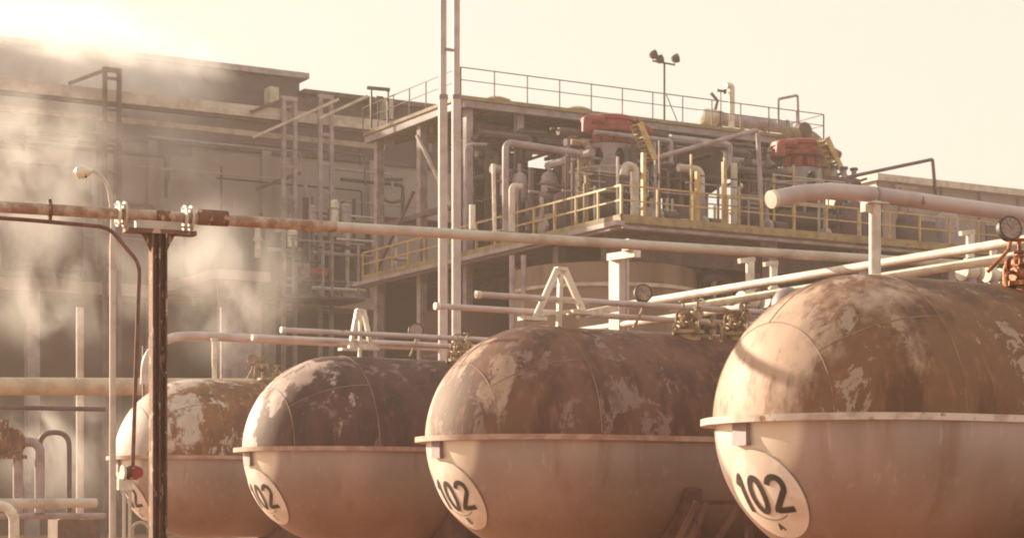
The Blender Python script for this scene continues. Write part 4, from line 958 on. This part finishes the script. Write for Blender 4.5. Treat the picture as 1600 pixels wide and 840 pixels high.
put('inlet', B().tube([(a.x+.8, 68.5, zz+.3), (a.x+.95, 68.5, zz+.8), (a.x+.6, 68.5, zz+1.1)], .07, 8), DKGREY, e)
q_ = oY(1126, 142, 68); put('roof_siren', B().lathe(q_ - XD*.25, XD, [(0, .1), (.1, .06), (.4, .05), (.5, .12)], 12), DKGREY, None, 'tiny dark siren left of the tall white vent pipe', 'siren')
put('siren_post', B().tube([(q_.x, q_.y, zr), q_], .03, 6), DKGREY, None, 'hair-thin post carrying the tiny siren on the roof', 'post')
for i, (px, lab) in enumerate(((775, 'low hump of a roof hatch right of the twin masts'), (902, 'low hump of a roof hatch above the left reactor'))):
    q_ = oY(px, 160, YR+1); e = thing('roof_hatch', lab, 'hatch', (q_.x, q_.y, zr)); put('dome', B().lathe((q_.x, q_.y, zr-.01), ZD, [(0, .7), (.2, .6), (.32, .3)], 20), YELD, e); put('curb', B().lathe((q_.x, q_.y, zr-.005), ZD, [(0, .78), (.08, .78)], 20), MAUVE, e)
e = thing('dust_collector', 'grey bent duct bulge with yellow pipe at the right end of the roof', 'duct', oY(1270, 215, YR))
q_ = oY(1265, 212, YR-.5); put('duct_body', B().tube([q_ - XD*1.2, q_ + XD*.2, q_ + XD*.9 - ZD*.8, q_ + XD*1.2 - ZD*2.2], .28, 14, .6), YELD, e)
put('fan_case', B().lathe(q_ + Vector((-.4, -.3, .15)), YD, [(0, .3), (.1, .38), (.5, .38), (.6, .2)], 18), MAUVE, e)
q_ = oY(1322, 285, 58); e = thing('pipe_manifold', 'dark knobbly manifold right of the right yellow stair', 'manifold', q_)
put('header', B().tube([q_ - XD*.9, q_ + XD*.6], .2, 12), MAUVE, e)
for k in (-.6, -.1, .4): put('branch', B().tube([q_ + XD*k, q_ + XD*k + ZD*.55], .1, 10), GREYP, e); put('cap', B().lathe(q_ + XD*k + ZD*.5, ZD, [(0, .16), (.1, .16)], 12), MAUVE, e)

# ------------------------------------------------------------------ far right building
YRB = 88; a = oY(1372, 272, YRB); bx = oY(1720, 300, YRB).x
e = thing('cladded_shed', 'far grey corrugated shed at the right edge behind the deck', 'building', ((a.x+bx)/2, YRB+8, 0))
b = B(); z = 0
while z < a.z-.4:
    b.box((a.x, YRB + (.04 if int(z/.45) % 2 else 0), z), (bx, YRB+15, min(z+.45, a.z-.4))); z += .45
put('wall', b, CLAD, e); put('roof', B().box((a.x-.3, YRB-.3, a.z-.4), (bx, YRB+15.2, a.z)), PALE, e)
put('wall', B().box((a.x-.05, YRB+.1, 0), (a.x-.004, YRB+14.9, a.z-.42)), PALE, e)
for px in (1405, 1470, 1530, 1590): x = oY(px, 300, YRB).x; put('rib', B().box((x-.09, YRB-.12, 0), (x+.09, YRB-.003, a.z-.41)), MAUVE, e)
for px0, px1, py0, py1 in ((1398, 1430, 292, 308), (1440, 1475, 345, 400), (1540, 1575, 352, 380)):
    u = oY(px0, py0, YRB); v = oY(px1, py1, YRB); f = put('window', B().box((u.x, YRB-.1, v.z), (v.x, YRB-.004, u.z)), DARK if py0 > 300 else YELD, e); put('frame', B().box((u.x-.1, YRB-.14, u.z), (v.x+.1, YRB-.004, u.z+.12)), GREYP, f)
for i, (px, py0, h, r) in enumerate(((1335, 330, 2.2, .5), (1365, 318, 2.4, .35), (1420, 340, 2.0, .5), (1480, 345, 2.2, .45))):
    p = oY(px, 384, YD_+1.8); e = thing('deck_vessel', ['left', 'second', 'third', 'rightmost'][i] + ' one of four mauve upright vessels on the deck before the corrugated shed', 'vessel', (p.x, p.y, zd), 'vessels before the shed')
    put('shell', B().lathe((p.x, p.y, zd-.04), ZD, [(0, r*.9), (.1, r), (h-.7, r), (h-.5, r*.7), (h-.4, .1)], 20), (MAUVE, DARK, MAUVE, GREYP)[i], e); put('top_nozzle', B().tube([(p.x, p.y, zd+h-.5), (p.x, p.y, zd+h)], .08, 8), GREYP, e)

# ------------------------------------------------------------------ steam and air
def steam_mat(name, dens, sc, thr, seed):
    m = bpy.data.materials.new(name); m.use_nodes = True; n = m.node_tree.nodes; K = m.node_tree.links
    n.remove(n['Principled BSDF']); v = n.new('ShaderNodeVolumePrincipled'); K.new(v.outputs[0], n['Material Output'].inputs['Volume'])
    v.inputs['Color'].default_value = (.97, .95, .95, 1); v.inputs['Anisotropy'].default_value = .35
    tc = n.new('ShaderNodeTexCoord'); ge = n.new('ShaderNodeNewGeometry')
    ln = n.new('ShaderNodeVectorMath'); ln.operation = 'LENGTH'; K.new(tc.outputs['Object'], ln.inputs[0])
    fo = n.new('ShaderNodeMapRange'); fo.inputs[1].default_value = 1; fo.inputs[2].default_value = .25; fo.interpolation_type = 'SMOOTHSTEP'; K.new(ln.outputs['Value'], fo.inputs[0])
    mp = n.new('ShaderNodeMapping'); mp.inputs['Location'].default_value = (seed, seed*.3, 0); mp.inputs['Scale'].default_value = (1, 1, .7); K.new(ge.outputs['Position'], mp.inputs[0])
    t = n.new('ShaderNodeTexNoise'); t.inputs['Scale'].default_value = sc; t.inputs['Detail'].default_value = 6; t.inputs['Roughness'].default_value = .6; t.inputs['Distortion'].default_value = 1.0; K.new(mp.outputs[0], t.inputs['Vector'])
    r = n.new('ShaderNodeMapRange'); r.inputs[1].default_value = thr; r.inputs[2].default_value = thr+.18; r.interpolation_type = 'SMOOTHSTEP'; K.new(t.outputs[0], r.inputs[0])
    mu = n.new('ShaderNodeMath'); mu.operation = 'MULTIPLY'; K.new(r.outputs[0], mu.inputs[0]); K.new(fo.outputs[0], mu.inputs[1])
    m2 = n.new('ShaderNodeMath'); m2.operation = 'MULTIPLY'; m2.inputs[1].default_value = dens; K.new(mu.outputs[0], m2.inputs[0]); K.new(m2.outputs[0], v.inputs['Density'])
    return m
def puff(px, py, d, rx, ry, rz, dens, label, sc=.22, thr=.42):
    bm = bmesh.new(); bmesh.ops.create_icosphere(bm, subdivisions=3, radius=1); me = bpy.data.meshes.new('steam'); bm.to_mesh(me); bm.free()
    o = bpy.data.objects.new('steam', me); COL.objects.link(o); o.location = W(px, py, d); o.scale = (rx, ry, rz); o.rotation_euler = (0, 0, -YAW)
    me.materials.append(steam_mat('steam density', dens, sc, thr, px*.1)); o['kind'] = 'stuff'; o['label'] = label; o['category'] = 'steam'
puff(45, 95, 88, 9.5, 5, 3.4, .45, 'brightest steam drifting over the hall roof at upper left', .30, .40)
puff(205, 118, 90, 5.8, 4, 2.7, .48, 'steam trailing right along the hall roof', .38, .42)
puff(40, 270, 72, 5, 4, 4.0, .22, 'steam bank at the left edge behind the lamp post', .34, .43)
puff(250, 260, 91, 6.0, 4, 6.0, .18, 'steam rising between the lamp post and the first trestle', .36, .45)
puff(350, 440, 64, 3.6, 3, 3.4, .32, 'steam curling right of the rusty post', .42, .43)
puff(110, 460, 66, 4.2, 3, 3.0, .2, 'thin steam before the pale ledge behind the thin brown pipe', .4, .45)
puff(100, 700, 62, 3.2, 3, 2.6, .22, 'low steam behind the header pipes at lower left', .4, .43)

hz = B().box((-60, -40, -1), (230, 160, 27))
hm = bpy.data.materials.new('haze air'); hm.use_nodes = True; n = hm.node_tree.nodes; n.remove(n['Principled BSDF']); v = n.new('ShaderNodeVolumePrincipled')
hm.node_tree.links.new(v.outputs[0], n['Material Output'].inputs['Volume']); v.inputs['Color'].default_value = (.88, .76, .68, 1); v.inputs['Density'].default_value = .0012; v.inputs['Anisotropy'].default_value = .2
put('haze', hz, hm, kind='stuff')
